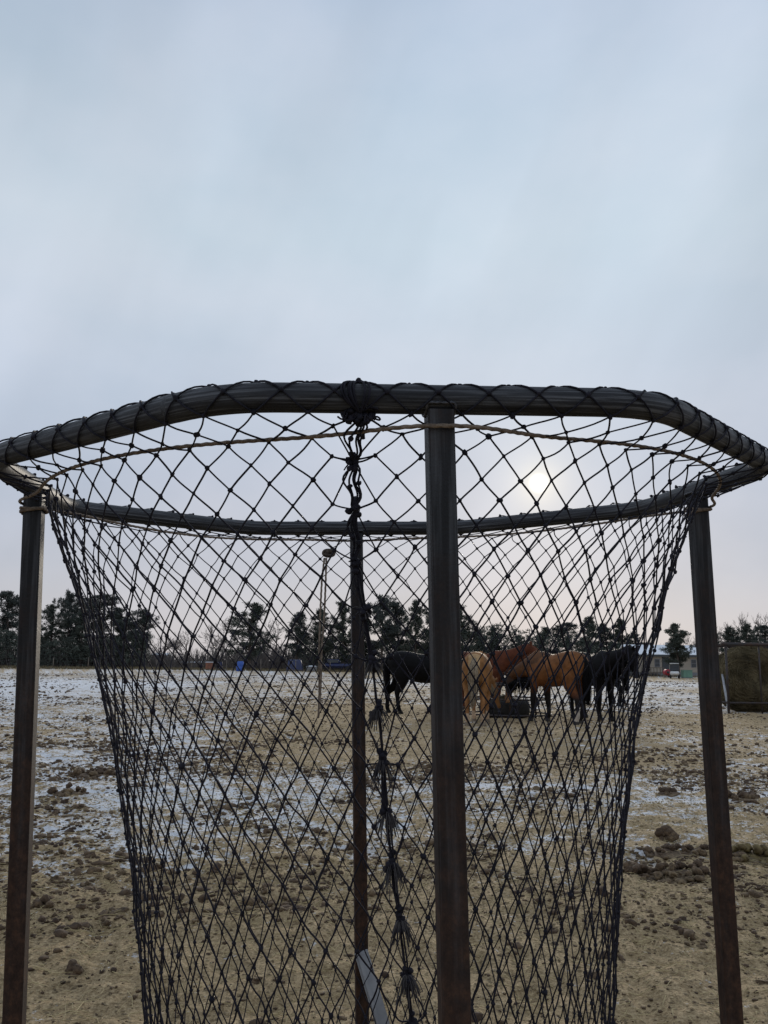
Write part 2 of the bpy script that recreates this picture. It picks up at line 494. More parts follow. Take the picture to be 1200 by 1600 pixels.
ad = np.radians(np.linspace(-34, 34, 620)); ao = np.radians(np.linspace(34, 326, 110)[1:-1])
ang_ = np.r_[ad, ao]
rr_ = np.r_[0.25, np.geomspace(0.7, 2.0, 12)[:-1], np.geomspace(2.0, 75, 640), np.geomspace(80, 4000, 26)]
A, Rr = np.meshgrid(ang_, rr_)
X = Rr * np.sin(A); Y = Rr * np.cos(A); Z = gh(X, Y)
nA, nR = len(ang_), len(rr_)
V = np.stack([X, Y, Z], -1).reshape(-1, 3)
i = np.arange(nR - 1)[:, None]; j = np.arange(nA)[None]; j2 = (j + 1) % nA
Fq = np.stack([i * nA + j, i * nA + j2, (i + 1) * nA + j2, (i + 1) * nA + j], -1).reshape(-1, 4)[:, ::-1]
mb = MB(); mb.add(V, [Fq, np.array([list(range(nA))[::-1]])])
m, nt, b = newmat("ground_dirt")
ob = coords(nt, "Object")
at = nt.nodes.new("ShaderNodeAttribute"); at.attribute_name = "snow"
n1 = noise(nt, ob, 1.3, 6, 0.6); n2 = noise(nt, ob, 14, 6, 0.65); n3 = noise(nt, ob, 60, 4, 0.7)
dirt = ramp(nt, n2, [(0.30, (0.115, 0.078, 0.038)), (0.45, (0.345, 0.243, 0.122)), (0.70, (0.60, 0.445, 0.25))])
tint = mixc(nt, ramp(nt, n1, [(0.38, (0, 0, 0)), (0.62, (1, 1, 1))]), dirt, (0.385, 0.280, 0.145))
fine = mixc(nt, 0.5, tint, ramp(nt, n3, [(0.36, (0.070, 0.046, 0.025)), (0.49, (0.32, 0.231, 0.132)), (0.66, (0.62, 0.475, 0.295))]))
mix_n = noise(nt, ob, 4.5, 8, 0.72)
sn2 = noise(nt, ob, 24, 6, 0.75)
mix_n = mth(nt, 'ADD', mth(nt, 'MULTIPLY', mix_n, 0.5), mth(nt, 'MULTIPLY', sn2, 0.5))
s_ = mth(nt, 'ADD', mth(nt, 'MULTIPLY_ADD', mix_n, 4.6, -2.36), at.outputs["Fac"])
sf = ramp(nt, s_, [(0.36, (0, 0, 0)), (0.52, (0.62, 0.62, 0.62)), (0.74, (0.95, 0.95, 0.95))])
snowc = ramp(nt, n2, [(0.3, (0.66, 0.67, 0.70)), (0.7, (0.84, 0.86, 0.89))])
nt.links.new(mixc(nt, sf, fine, snowc), b.inputs["Base Color"])
b.inputs["Roughness"].default_value = 0.9
b.inputs["Specular IOR Level"].default_value = 0.2
hb = mth(nt, 'ADD', mth(nt, 'MULTIPLY', n2, 1.0), mth(nt, 'MULTIPLY', n3, 0.35))
bump(nt, b, hb, 1.0, 0.05)
ground = mb.build("ground", m)
ground["kind"] = "structure"
sa = ground.data.attributes.new("snow", 'FLOAT', 'POINT')
fx, fy_ = V[:, 0], V[:, 1]
hol = (0.5 - fbm(fx * 2.3, fy_ * 2.3 + 7, 3)) * 0.55 + (0.5 - fbm(fx * 7.0, fy_ * 7.0 + 1.7, 3)) * 0.75      # snow lies in the hollows
cv = snow_cover(fx, fy_)
sa.data.foreach_set("value", (cv + hol * np.clip(cv * 4, 0, 1)).astype(np.float32))

# ------------------------------------------------------------------ clods, crumbs and straw (nobody could count them)
m, nt, b = newmat("manure_clods")
ob = coords(nt, "Object"); f1 = noise(nt, ob, 2.2, 3); f2 = noise(nt, ob, 45, 5, 0.7)
c = ramp(nt, f1, [(0.33, (0.055, 0.032, 0.019)), (0.5, (0.125, 0.078, 0.042)), (0.66, (0.22, 0.155, 0.085))])
c = mixc(nt, ramp(nt, f2, [(0.3, (1, 1, 1)), (0.62, (0, 0, 0))]), c, (0.035, 0.022, 0.014))
nt.links.new(c, b.inputs["Base Color"]); b.inputs["Roughness"].default_value = 0.95
bump(nt, b, f2, 0.8, 0.012); MT['clod'] = m


def scatter(n, r0, r1, half=31.0):
    r = np.sqrt(RNG.uniform(r0 * r0, r1 * r1, n)); a = np.radians(RNG.uniform(-half, half, n))
    return r * np.sin(a), r * np.cos(a)


L0 = (lambda V, Fc: (np.array([V * (1 + RNG.normal(0, .22, (len(V), 1))) for _ in range(16)]), Fc))(*OCT)
mb = MB(); L2 = lumpy(ICO2, 24, 0.50); L1 = lumpy(ICO1, 20, 0.50)
for n, r0, r1, smin, smax, shp, dens in ((4000, 2.0, 6.2, 0.003, 0.011, L1, 0.36), (150, 2.6, 5.6, 0.010, 0.022, L2, 0.42),
                                       (26000, 4.4, 14.0, 0.006, 0.019, L1, 0.46), (9500, 4.5, 14.0, 0.010, 0.032, L2, 0.50),
                                       (24000, 12.0, 30.0, 0.010, 0.034, L1, 0.45), (15000, 28.0, 75.0, 0.022, 0.06, L1, 0.47)):
    x, y = scatter(n, r0, r1)
    p = fbm(x * 0.9 + 30, y * 0.7, 4); keep = p > dens
    tr = (np.hypot(x, y) > 11) & (np.hypot(x, y) < 24) & (x / y > -0.1) & (RNG.random(len(x)) < 0.6)
    keep &= ~tr
    x, y = x[keep], y[keep]; k = len(x)
    s0 = smin + (smax - smin) * RNG.random(k) ** 2.2
    S = s0[:, None] * np.stack([RNG.uniform(0.9, 1.5, k), RNG.uniform(0.8, 1.1, k), RNG.uniform(0.42, 0.85, k)], 1)
    C = np.stack([x, y, gh(x, y) + S[:, 2] * 0.25], 1)
    blobs(mb, C, S, shp)
clods = mb.build("manure_clods", MT['clod'])
clods["kind"] = "stuff"; tag(clods, "brown frozen droppings and dirt clods strewn over the paddock", "dung clods")

mb = MB()
for n, r0, r1, s0, s1 in ((26000, 2.0, 5.5, .0025, .009), (30000, 5.0, 11.0, .004, .013), (16000, 10.0, 24.0, .007, .020)):
    x, y = scatter(n, r0, r1, 30); k = len(x)
    S = (s0 + (s1 - s0) * RNG.random(k) ** 2)[:, None] * np.stack([RNG.uniform(.9, 1.7, k), RNG.uniform(.8, 1.1, k), RNG.uniform(.45, .8, k)], 1)
    blobs(mb, np.stack([x, y, gh(x, y) + S[:, 2] * .2], 1), S, L0)
cb = mb.build("dirt_crumbs", MT['crumb'], smooth=False); cb["kind"] = "stuff"; tag(cb, "small tan crumbs of dry dirt and chaff all over the ground", "dirt")

mb = MB(); n = 6500
x, y = scatter(n, 2.2, 8.5)
a = RNG.uniform(0, 2 * PI, n); Lh = RNG.uniform(0.012, 0.06, n) * np.where(RNG.random(n) < .12, 1.8, 1)
bend = RNG.normal(0, 0.25, n)
t = np.array([-1, 0, 1.0])[None]
px = x[:, None] + np.cos(a)[:, None] * Lh[:, None] * t - np.sin(a)[:, None] * (Lh * bend)[:, None] * (1 - t * t)
py = y[:, None] + np.sin(a)[:, None] * Lh[:, None] * t + np.cos(a)[:, None] * (Lh * bend)[:, None] * (1 - t * t)
pz = gh(px, py) + 0.004 + RNG.uniform(0, 0.012, (n, 3))
batch_tubes(mb, np.stack([px, py, pz], -1), np.full((n, 3), 0.0011) * RNG.uniform(.7, 1.4, (n, 1)), 4)
st = mb.build("straw_litter", MT['straw']); st["kind"] = "stuff"; tag(st, "loose pale straw stalks scattered over the trampled dirt", "straw")


def manure_pile(px, py, n, spread, size, label, flat=0.5, mat='clod'):
    g = G(px, py); g[2] = gh(np.array(g[0]), np.array(g[1]))
    mb = MB(); a = RNG.uniform(0, 2 * PI, n); r = spread * np.sqrt(RNG.random(n))
    x = r * np.cos(a) * 1.35; y = r * np.sin(a)
    s0 = size * RNG.uniform(0.4, 1.35, n)
    z = s0 * 0.6 + spread * flat * (1 - (r / spread) ** 1.4) * RNG.random(n) * 0.9
    S = s0[:, None] * np.stack([RNG.uniform(1, 1.35, n), RNG.uniform(.85, 1.05, n), RNG.uniform(.75, 1, n)], 1)
    z = z + gh(g[0] + x, g[1] + y) - g[2]
    blobs(mb, np.stack([x, y, z], 1), S, lumpy(ICO3, 14, 0.30))
    Vp, Fp = lumpy(ICO3, 1, 0.10); ex = max(spread * 0.9, size * 1.2)
    Vb_ = Vp[0] * [ex * 1.15, ex, size * .45]; Vb_[:, 2] += gh(g[0] + Vb_[:, 0], g[1] + Vb_[:, 1]) - g[2]
    mb.add(Vb_, Fp)
    o = mb.build("manure_pile", MT[mat], loc=tuple(g)); tag(o, label, "dung pile", "heaps of horse droppings on the ground")
    return o


MT['olive'] = simple("fresh_dung", (0.17, 0.125, 0.045), (0.075, 0.05, 0.02), 22, 0.9, 0, 0.7, 0.01)
manure_pile(1036, 1362, 60, 0.19, 0.022, "wide heap of round brown droppings on the dirt between the net and the right leg", 0.30)
manure_pile(1060, 1332, 24, 0.17, 0.019, "loose brown droppings just behind the wide heap right of the net", 0.3)
manure_pile(1183, 1338, 30, 0.16, 0.024, "olive green dung heap beyond the outer right leg, at the frame edge", 0.4, 'olive')
manure_pile(1042, 1312, 6, 0.03, 0.036, "single large brown lump of dung behind the brown heap", 0.6)
manure_pile(115, 1502, 2, 0.020, 0.019, "pair of round droppings alone on bare dirt near the left leg", 0.1)
manure_pile(70, 1414, 4, 0.035, 0.020, "small dark cluster of droppings right beside the left leg", 0.3)
manure_pile(108, 1240, 18, 0.16, 0.028, "reddish brown dung cluster on snow between left leg and net", 0.4)
manure_pile(140, 1212, 16, 0.22, 0.030, "scattered dung heap on snow just behind the reddish cluster", 0.3)
manure_pile(1045, 1243, 6, 0.10, 0.030, "few dark droppings on thin snow left of the right leg", 0.2)
manure_pile(1160, 1252, 12, 0.12, 0.032, "tan lump of droppings on snow right of the right leg", 0.3)

# ------------------------------------------------------------------ hay feeder with net
CX, CY, CZ = -0.009, 2.5675, 0.5117 + CAMZ * K
YAW, TX, TY = 0.1202, 0.031, -0.0293
FM = Matrix.Rotation(TY, 3, 'Y') @ Matrix.Rotation(TX, 3, 'X') @ Matrix.Rotation(YAW, 3, 'Z')
feeder = thing("hay_feeder", "tall octagonal steel hay feeder with black knotted net, close in front", "hay feeder", (CX, CY, CZ))
feeder.rotation_euler = FM.to_euler()
FMn = np.array(FM)
AP, SV_ = 0.992, 0.416               # apothem and half side of the octagon
TR = 0.0278                          # rail tube radius
oct_v = np.array([(-SV_, -AP), (SV_, -AP), (AP, -SV_), (AP, SV_), (SV_, AP), (-SV_, AP), (-AP, SV_), (-AP, -SV_)])
pl = []; K_ = 0.12
for i in range(8):
    A_, B_, D_ = oct_v[i - 1], oct_v[i], oct_v[(i + 1) % 8]
    p0 = B_ + (A_ - B_) / np.linalg.norm(A_ - B_) * K_; p1 = B_ + (D_ - B_) / np.linalg.norm(D_ - B_) * K_
    for t in np.linspace(0, 1, 10): pl.append((1 - t) ** 2 * p0 + 2 * t * (1 - t) * B_ + t * t * p1)
pl = np.array(pl)
seg = np.linalg.norm(np.roll(pl, -1, 0) - pl, axis=1); cum = np.r_[0, np.cumsum(seg)]; PER = cum[-1]
plc = np.vstack([pl, pl[:1]])


def rail_xy(s):
    s = np.mod(s, PER); return np.stack([np.interp(s, cum, plc[:, 0]), np.interp(s, cum, plc[:, 1])], -1)


ss = np.linspace(0, PER, 500, endpoint=False)
rxy = rail_xy(ss)
mb = MB()
mb.tube(np.c_[rxy, np.zeros(len(rxy)) + 0.0015 * np.sin(ss * 2)], TR, 24, closed=True)
mb.build("top_rail", MT['rail'], feeder)

LEGP = {'near': (-0.0113, -AP, 0.0), 'far': (0.0158, AP, 0.0), 'side_a': (-AP, 0.0, PI / 2), 'side_b': (AP, 0.0, PI / 2)}
for kname, (lx, ly, lr) in LEGP.items():
    # length so that the foot goes just into the ground
    top = -TR * 0.80
    foot = top
    for z in np.linspace(-1.6, -2.1, 250):
        wp = FMn @ np.array([lx, ly, z]) + np.array([CX, CY, CZ])
        foot = z
        if wp[2] < K * gh(np.array(wp[0] / K), np.array(wp[1] / K)) - 0.015: break
    mb = MB(); h = 0.025; c_ = 0.0045
    prof = np.array([(-h + c_, -h), (h - c_, -h), (h - .0013, -h + .0013), (h, -h + c_), (h, h - c_), (h - .0013, h - .0013), (h - c_, h), (-h + c_, h), (-h + .0013, h - .0013), (-h, h - c_), (-h, -h + c_), (-h + .0013, -h + .0013)])
    zs = np.linspace(top, foot, 30); q = len(prof)
    Vv = np.concatenate([np.c_[prof + [lx, ly], np.full(q, z)] for z in zs])
    uv = np.concatenate([np.c_[np.full(q, -z), np.abs(np.arange(q) - q / 2) / q * 2] for z in zs])
    ii = np.arange(len(zs) - 1)[:, None]; jj = np.arange(q)[None]; jn = (jj + 1) % q
    mb.add(Vv, [np.stack([ii * q + jj, (ii + 1) * q + jj, (ii + 1) * q + jn, ii * q + jn], -1).reshape(-1, 4)], uv)
    leg = mb.build("leg", MT['leg'], feeder, smooth=False)
    # weld bead round the joint
    mb = MB(); t = np.linspace(0, 2 * PI, 60, endpoint=False)
    sq = np.stack([np.clip(1.35 * np.cos(t), -1, 1), np.clip(1.35 * np.sin(t), -1, 1)], 1) * 0.0265
    tang = np.array([math.cos(lr), math.sin(lr)])
    off = sq @ np.array([-tang[1], tang[0]])                          # distance across the rail
    zz = -np.sqrt(np.maximum(TR ** 2 - np.minimum(np.abs(off), TR * .93) ** 2, 0)) - 0.001
    mb.tube(np.c_[sq + [lx, ly], zz], 0.0034 + 0.0010 * np.sin(t * 17), 6, closed=True)
    mb.build("weld_bead", MT['weld'], leg)
    if kname == 'far':
        # pale flat bar lashed to the far leg and slanting to the ground
        p0 = np.array([lx - 0.004, ly - 0.034, -1.625]); p1 = np.array([lx + 0.105, ly - 0.075, foot + 0.005])
        mb = MB(); mb.hull_bar(p0, p1, 0.052, 0.012, up=(0.1, -1, 0)); mb.hull_bar(p0 + [-.012, -.013, 0.004], p1 + [-.016, -.013, 0], 0.012, 0.010, up=(0.1, -1, 0))
        o = mb.build("leg_brace", MT['galv'], feeder, smooth=False); o["label"] = "pale grey flat brace at the foot of the far leg"

# --- net surface
NC = 136
# arclength where the front side has x = -0.165 (the laced seam)
cand = ss[(rxy[:, 1] < -0.97)]; S0 = cand[np.argmin(np.abs(rail_xy(cand)[:, 0] + 0.165))]
prof = np.array([(.932, -.055), (.884, -.18), (.831, -.32), (.778, -.5), (.732, -.65), (.665, -1.03), (.622, -1.43), (.592, -1.68), (.55, -1.78), (.46, -1.835), (.28, -1.86), (.11, -1.865)])
pc = np.r_[0, np.cumsum(np.linalg.norm(np.diff(prof, axis=0), axis=1))]
rows_r = [prof[0, 0]]; rows_z = [prof[0, 1]]; s = 0.0
while s < pc[-1] and len(rows_r) < 90:
    rcur = np.interp(s, pc, prof[:, 0]); wv = 2 * PI * rcur / NC
    ls = np.interp(-rows_z[-1], [0.05, 0.25, 0.6, 1.3], [0.0600, 0.0655, 0.0685, 0.076])     # the twine stretches towards the bottom
    s += math.sqrt(max(ls ** 2 - wv ** 2, 0.030 ** 2))
    rows_r.append(np.interp(min(s, pc[-1]), pc, prof[:, 0])); rows_z.append(np.interp(min(s, pc[-1]), pc, prof[:, 1]))
rows_r = np.array(rows_r); rows_z = np.array(rows_z)
NR = 4 + len(rows_r)                 # rows 0..2 on the rail, 3 between, 4.. the bag


SEAM_PY = [600, 660, 722, 795, 880, 955, 1035, 1110, 1188, 1270, 1350, 1440, 1525, 1600]
SEAM_PX = [553, 553, 552, 553, 553, 569, 583, 590, 597, 603, 613, 625, 635, 645]


def seam_px(P):
    """where a feeder point falls in the photograph"""
    q = FMn @ np.asarray(P) + np.array([CX, CY, 0.5117])
    d = q[1] * math.cos(PITCH) + q[2] * math.sin(PITCH); u = -q[1] * math.sin(PITCH) + q[2] * math.cos(PITCH)
    X_, Y_ = F * q[0] / d, -F * u / d
    return 600 + X_ * math.cos(ROLL) - Y_ * math.sin(ROLL), 800 + X_ * math.sin(ROLL) + Y_ * math.cos(ROLL)


TH0 = math.atan2(rail_xy(S0)[1], rail_xy(S0)[0])
SH_Z, SH_V = [], []
for z in np.linspace(0.0, 1.55, 24):
    r0 = np.interp(z, -prof[:, 1], prof[:, 0]); lo, hi = TH0 - 0.5, TH0 + 0.6
    for _ in range(40):
        md = (lo + hi) / 2; a_, b_ = seam_px((r0 * math.cos(md) - 0.027 * sstep(-0.02, 0.14, z), r0 * math.sin(md), -z))
        if a_ < np.interp(b_, SEAM_PY, SEAM_PX): lo = md
        else: hi = md
    SH_Z.append(z); SH_V.append(md - TH0)
SH_V[0] = SH_V[1]


def seam_shift(z):                   # the seam wanders as it goes down (radians about the axis)
    return np.interp(-z, SH_Z, SH_V)


def surf(k, v):
    """net point for column k and row v (arrays)"""
    k = np.asarray(k, float); v = np.asarray(v, float)
    s = S0 + k / NC * PER
    e = 1e-3
    p = rail_xy(s); tg = rail_xy(s + e) - rail_xy(s - e); tg /= np.linalg.norm(tg, axis=-1, keepdims=True)
    n = np.stack([tg[..., 1], -tg[..., 0]], -1)
    ph = np.radians(100 - 85 * np.clip(v, 0, 2)); R = TR + 0.0030
    on = np.concatenate([p + R * np.cos(ph)[..., None] * n, (R * np.sin(ph))[..., None]], -1)
    th = np.arctan2(p[..., 1], p[..., 0])
    vb = np.clip(v - 4, 0, len(rows_r) - 1)
    rr = np.interp(vb, np.arange(len(rows_r)), rows_r); zz = np.interp(vb, np.arange(len(rows_r)), rows_z)
    kd = (k + NC / 2) % NC - NC / 2
    th = th + seam_shift(zz) * np.exp(-(kd / 10.0) ** 2)
    rr = rr * (1 + 0.007 * np.sin(3 * th + 1.3 + zz * 2.2) + 0.006 * np.sin(5 * th - zz * 4.1))
    bag = np.stack([rr * np.cos(th) - 0.027 * sstep(-0.02, 0.14, -zz), rr * np.sin(th), zz + 0.006 * np.sin(4 * th + 1)], -1)
    wv = np.clip((v - 2) / 2, 0, 1)[..., None]
    mid = on * (1 - wv) + bag * wv
    mid[..., 2] -= 0.003 * np.sin(PI * wv[..., 0])
    return mid


kg, jg = np.meshgrid(np.arange(NC), np.arange(NR), indexing='ij')
JIT = RNG.normal(0, 0.0024, (NC, NR, 3)); JIT[..., 2] *= 1.0; JIT[:, :3] *= 0.0; JIT[:, 3] *= 1.3; JIT[0] *= 0.2
# slow drift so that the meshes are not all alike
for d in range(3):
    ph = RNG.uniform(0, 6, 5); fr = RNG.integers(2, 9, 5); fv = RNG.uniform(.08, .35, 5)
    JIT[..., d] += np.where(jg > 3, 1, 0) * (0.0028 if d < 2 else 0.004) * sum(np.sin(2 * PI * fr[q] * kg / NC + fv[q] * jg + ph[q]) for q in range(5)) / 2.2
PAR = (kg + jg) % 2 == 0
# knots lie on the surface; a few columns hang slack
KN = surf(kg, jg) + JIT


def seam_point(py):
    """point on the seam line that falls at row py of the photograph"""
    lo, hi = 0.03, 1.75
    for _ in range(40):
        z = (lo + hi) / 2; r0 = np.interp(z, -prof[:, 1], prof[:, 0]); t_ = TH0 + seam_shift(-z)
        p = np.array([r0 * math.cos(t_) - 0.027 * sstep(-0.02, 0.14, z), r0 * math.sin(t_) - 0.006, -z])
        if seam_px(p)[1] < py: lo = z
        else: hi = z
    return p


HEAD = np.array([rail_xy(S0)[0], -AP - 0.008, -0.036])
SEAMK = [seam_point(y) for y in (722, 795, 880, 955, 1035, 1110, 1188, 1270, 1350, 1440, 1525, 1602, 1690)]
for j in range(4, NR):
    if j % 2 == 0 and KN[0, j, 2] > SEAMK[-1][2] - 0.03:
        q = int(np.argmin([abs(KN[0, j, 2] - k_[2]) for k_ in SEAMK])); KN[0, j] = SEAMK[q] + RNG.normal(0, .002, 3)

mb = MB(); Ps, refs = [], []
T5 = np.linspace(0, 1, 6)
for j in range(NR - 1):
    ks = np.arange(NC)[(np.arange(NC) + j) % 2 == 0]
    for sgn in (-1, 1):
        k2 = (ks + sgn) % NC
        a0 = KN[ks, j]; a1 = KN[k2, j + 1]
        if j < 2:
            kk_ = ks[:, None] + sgn * T5[None]; vv = np.full((len(ks), 1), j) + T5[None]
            P = surf(kk_, vv)
        else:
            P = a0[:, None] * (1 - T5)[None, :, None] + a1[:, None] * T5[None, :, None]
            # strands leave a knot steeper than the straight line, and sag a little
            bow = np.sin(2 * PI * T5)[None, :, None] * np.array([0, 0, 1.0]) * (0.0004 if j < 16 else (0.0014 if j < 24 else 0.0036))
            P = P - bow * RNG.uniform(0.3, 1.5, (len(ks), 1, 1))
            sag = RNG.normal(0, 0.0009 if j > 4 else 0.0016, (len(ks), 1, 3)) * np.sin(PI * T5)[None, :, None]
            sag[..., 2] = -np.abs(sag[..., 2]); P = P + sag
        Ps.append(P); rf = P.mean(1); rf[:, 2] = 0; refs.append(rf)
Ps = np.concatenate(Ps); refs = np.concatenate(refs)
rad = 0.0019 * RNG.uniform(0.88, 1.12, (len(Ps), 1)) * np.ones((1, 6))
batch_tubes(mb, Ps, rad, 6, refs)
net = mb.build("hay_net", MT['net'], feeder)
net["label"] = "black knotted twine net laced round the rail and hanging as a bag"
# knots: lumps of doubled twine
mb = MB(); ok = PAR.copy(); ok[0, 4:] = False
C = KN[ok]; n = len(C)
S = 0.0046 * RNG.uniform(0.8, 1.2, (n, 1)) * np.stack([RNG.uniform(.9, 1.15, n), RNG.uniform(.9, 1.15, n), RNG.uniform(1.0, 1.35, n)], 1)
blobs(mb, C, S, lumpy(ICO2, 10, 0.22))
mb.build("twine_knots", MT['net'], net)["kind"] = "stuff"

# --- laced seam
mb = MB(); seamP = []
chainK = [HEAD] + SEAMK
for q in range(len(chainK) - 1):
    a0, a1 = chainK[q], chainK[q + 1]
    for e in range(5 if q < 3 else 4):
        sg = (-1, 1, .55, -.5, .2)[e]
        amp = (0.017, 0.014, 0.009, 0.007)[q] * sg * RNG.uniform(.75, 1.15) if q < 4 else RNG.uniform(-.006, .006)
        t = np.linspace(0, 1, 14)[:, None]
        P = a0 * (1 - t) + a1 * t
        P[:, 0:1] += amp * np.sin(PI * t) ** .8 + 0.30 * amp * np.sin(2 * PI * t + e) * np.sin(PI * t) + (0.004 * np.sin(3 * PI * t + q) if q < 3 else 0)
        P[:, 1:2] -= abs(amp) * 0.5 * np.sin(PI * t)
        seamP.append(P)
    if q < 3:                          # little knots half way down the loops
        for sg in (-.8, .8):
            c = (a0 + a1) / 2 + [sg * (0.014, 0.011, .007)[q], -.006, RNG.normal(0, .005)]
            blobs(mb, c + RNG.normal(0, 1, (3, 3)) * .0012, np.full((3, 3), .0044), lumpy(ICO2, 4, .25))
seamP = np.array(seamP)
batch_tubes(mb, seamP, np.full(seamP.shape[:2], 0.0021), 6)
# bundle round the rail at the head of the seam
kb = HEAD
for e in range(10):
    w0 = RNG.uniform(-1.0, 1.0)
    v = np.linspace(0, 2.0, 12); kk_ = w0 * np.sin(PI * np.linspace(0.06, 1, 12)) * 0.75
    P = surf(kk_, v); n_ = np.array([0, -1, 0]); P = P + n_ * RNG.uniform(0.001, 0.006)
    P = np.vstack([P, kb])
    mb.tube(P, 0.0021, 6)
tip = surf(np.array([0.0]), np.array([0.0]))[0] + np.array([0, -0.004, 0.006])
C = np.array([tip] + [kb + np.clip(RNG.normal(0, 1, 3), -1.5, 1.5) * [0.013, 0.005, 0.007] for _ in range(26)])
blobs(mb, C, np.full((len(C), 3), 0.0062), lumpy(ICO2, 6, 0.3))
for e in range(12):                   # loose loops round the head knot
    a0 = kb + RNG.normal(0, 1, 3) * [.016, .004, .005]; w_ = RNG.uniform(-.03, .034); t = np.linspace(0, PI, 9)
    P = np.stack([a0[0] + w_ * np.sin(t / 1.3), a0[1] - 0.008 * np.sin(t), a0[2] + 0.011 * np.sin(2 * t) * RNG.uniform(-1, 1)], 1)
    mb.tube(P, 0.0019, 5)
mb.build("seam_lacing", MT['net'], net)
for q, kb in enumerate(SEAMK):
    mbk = MB(); low = sstep(2, 6, q)
    C = kb + RNG.normal(0, 1, (12, 3)) * [0.0045, 0.004, 0.007 + 0.004 * low]
    blobs(mbk, C, np.full((12, 3), 0.0062), lumpy(ICO2, 6, 0.3))
    knot = mbk.build("knot_tassel", MT['net'], net)
    nst = int(5 + 46 * low); mbk = MB(); PP = []
    for e in range(nst):
        side = -1 if RNG.random() < (0.72 if q < 7 else 0.5) else 1
        L = RNG.uniform(0.013, 0.028) * (1 + 0.2 * low); up = RNG.uniform(-0.2, 0.9)
        az = RNG.normal(0, 0.7)
        t = np.linspace(0, 1, 6)
        dx = side * L * t * math.cos(az) * RNG.uniform(.5, 1.0); dy = -L * t * (0.35 + abs(math.sin(az)) * .5)
        dz = L * (up * t - (0.5 + 1.5 * low * RNG.uniform(.5, 1)) * t * t)
        PP.append(kb + np.stack([dx, dy, dz], 1))
    PP = np.array(PP)
    batch_tubes(mbk, PP, np.full(PP.shape[:2], 0.0017 - 0.0006 * low) * np.linspace(1, .8, 6)[None], 5)
    mbk.build("frayed_ends", MT['net'] if q < 3 else MT['fray'], knot)

# --- drawstring rope
def lobed(a, L, r):
    return r[:, None] * (1 + 0.16 * np.cos(3 * (a[None] - L[:, None] / 0.011)))


th = np.linspace(0, 2 * PI, 1500, endpoint=False)
rp = 0.945 + 0.006 * np.sin(2 * th + .4) + 0.004 * np.sin(7 * th)
for (lx, ly, lr) in LEGP.values():
    la = math.atan2(ly, lx); dlt = (th - la + PI) % (2 * PI) - PI
    rp = rp + 0.078 * np.exp(-(np.abs(dlt) / 0.17) ** 2.2)
rz_ = -0.052 + 0.004 * np.sin(5 * th) - 0.004 * np.cos(3 * th)
mb = MB(); mb.tube(np.stack([rp * np.cos(th), rp * np.sin(th), rz_], 1), 0.0039, 12, closed=True, shape=lobed)
# turns of the rope round the side legs
for (lx, ly) in ((-AP, 0), (AP, 0)):
    for q in range(2):
        t = np.linspace(0, 2 * PI, 70, endpoint=False)
        sq = np.stack([np.clip(1.3 * np.cos(t), -1, 1), np.clip(1.3 * np.sin(t), -1, 1)], 1) * 0.0305
        mb.tube(np.c_[sq + [lx, ly], -0.06 - 0.011 * q + 0.006 * np.sin(t + q * 2)], 0.0043, 10, closed=True, shape=lobed)
rope = mb.build("drawstring_rope", MT['jute'], net); rope["label"] = "tan twisted rope threaded through the net below the rail"
# its knotted ends hang down on the far side
def tolocal(px, py, depth): return FMn.T @ (AT(px, py, depth) - np.array([CX, CY, 0.5117 + CAMZ]))
mb = MB()
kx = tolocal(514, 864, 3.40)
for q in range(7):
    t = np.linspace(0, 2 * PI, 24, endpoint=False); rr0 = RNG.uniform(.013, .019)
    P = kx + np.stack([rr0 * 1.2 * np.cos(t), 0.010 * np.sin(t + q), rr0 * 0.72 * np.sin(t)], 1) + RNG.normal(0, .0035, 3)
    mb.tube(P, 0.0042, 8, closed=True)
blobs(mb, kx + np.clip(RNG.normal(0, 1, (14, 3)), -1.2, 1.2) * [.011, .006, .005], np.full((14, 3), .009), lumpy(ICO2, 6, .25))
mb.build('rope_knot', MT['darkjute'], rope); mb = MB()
for pts in (((507, 872), (503, 905), (501, 945), (499.5, 985), (498.5, 1030), (499, 1080), (497.5, 1122)), ((510, 872), (509, 905), (507.5, 945), (505, 985), (502.5, 1015), (501.5, 1060), (499.8, 1108))):
    P = np.array([tolocal(a, b_, 3.38 - 0.02 * i) for i, (a, b_) in enumerate(pts)])
    tt = np.linspace(0, len(P) - 1, 160); P = np.stack([np.interp(tt, np.arange(len(P)), P[:, d]) for d in range(3)], 1)
    mb.tube(P, 0.0037, 10, shape=lobed)
mb.build("rope_ends", MT['jute'], rope)

# ------------------------------------------------------------------ horses
def lerp(a, b, t): return a + (b - a) * t


def loft(mb, C, Rv, Rl, Tn, lat, sides=20):
    """elliptical rings: Rv along the 'up' of the section, Rl sideways"""
    n = len(C); a = np.linspace(0, 2 * PI, sides, endpoint=False)
    up = np.cross(lat, Tn); up /= np.linalg.norm(up, axis=1, keepdims=True)
    V = C[:, None] + (Rv[:, None] * np.sin(a))[..., None] * up[:, None] + (Rl[:, None] * np.cos(a))[..., None] * lat[:, None]
    i = np.arange(n - 1)[:, None]; j = np.arange(sides)[None]; j2 = (j + 1) % sides
    Fq = np.stack([i * sides + j, i * sides + j2, (i + 1) * sides + j2, (i + 1) * sides + j], -1).reshape(-1, 4)
    mb.add(V.reshape(-1, 3), [Fq, np.array([list(range(sides))[::-1]]), np.array([[(n - 1) * sides + q for q in range(sides)]])])


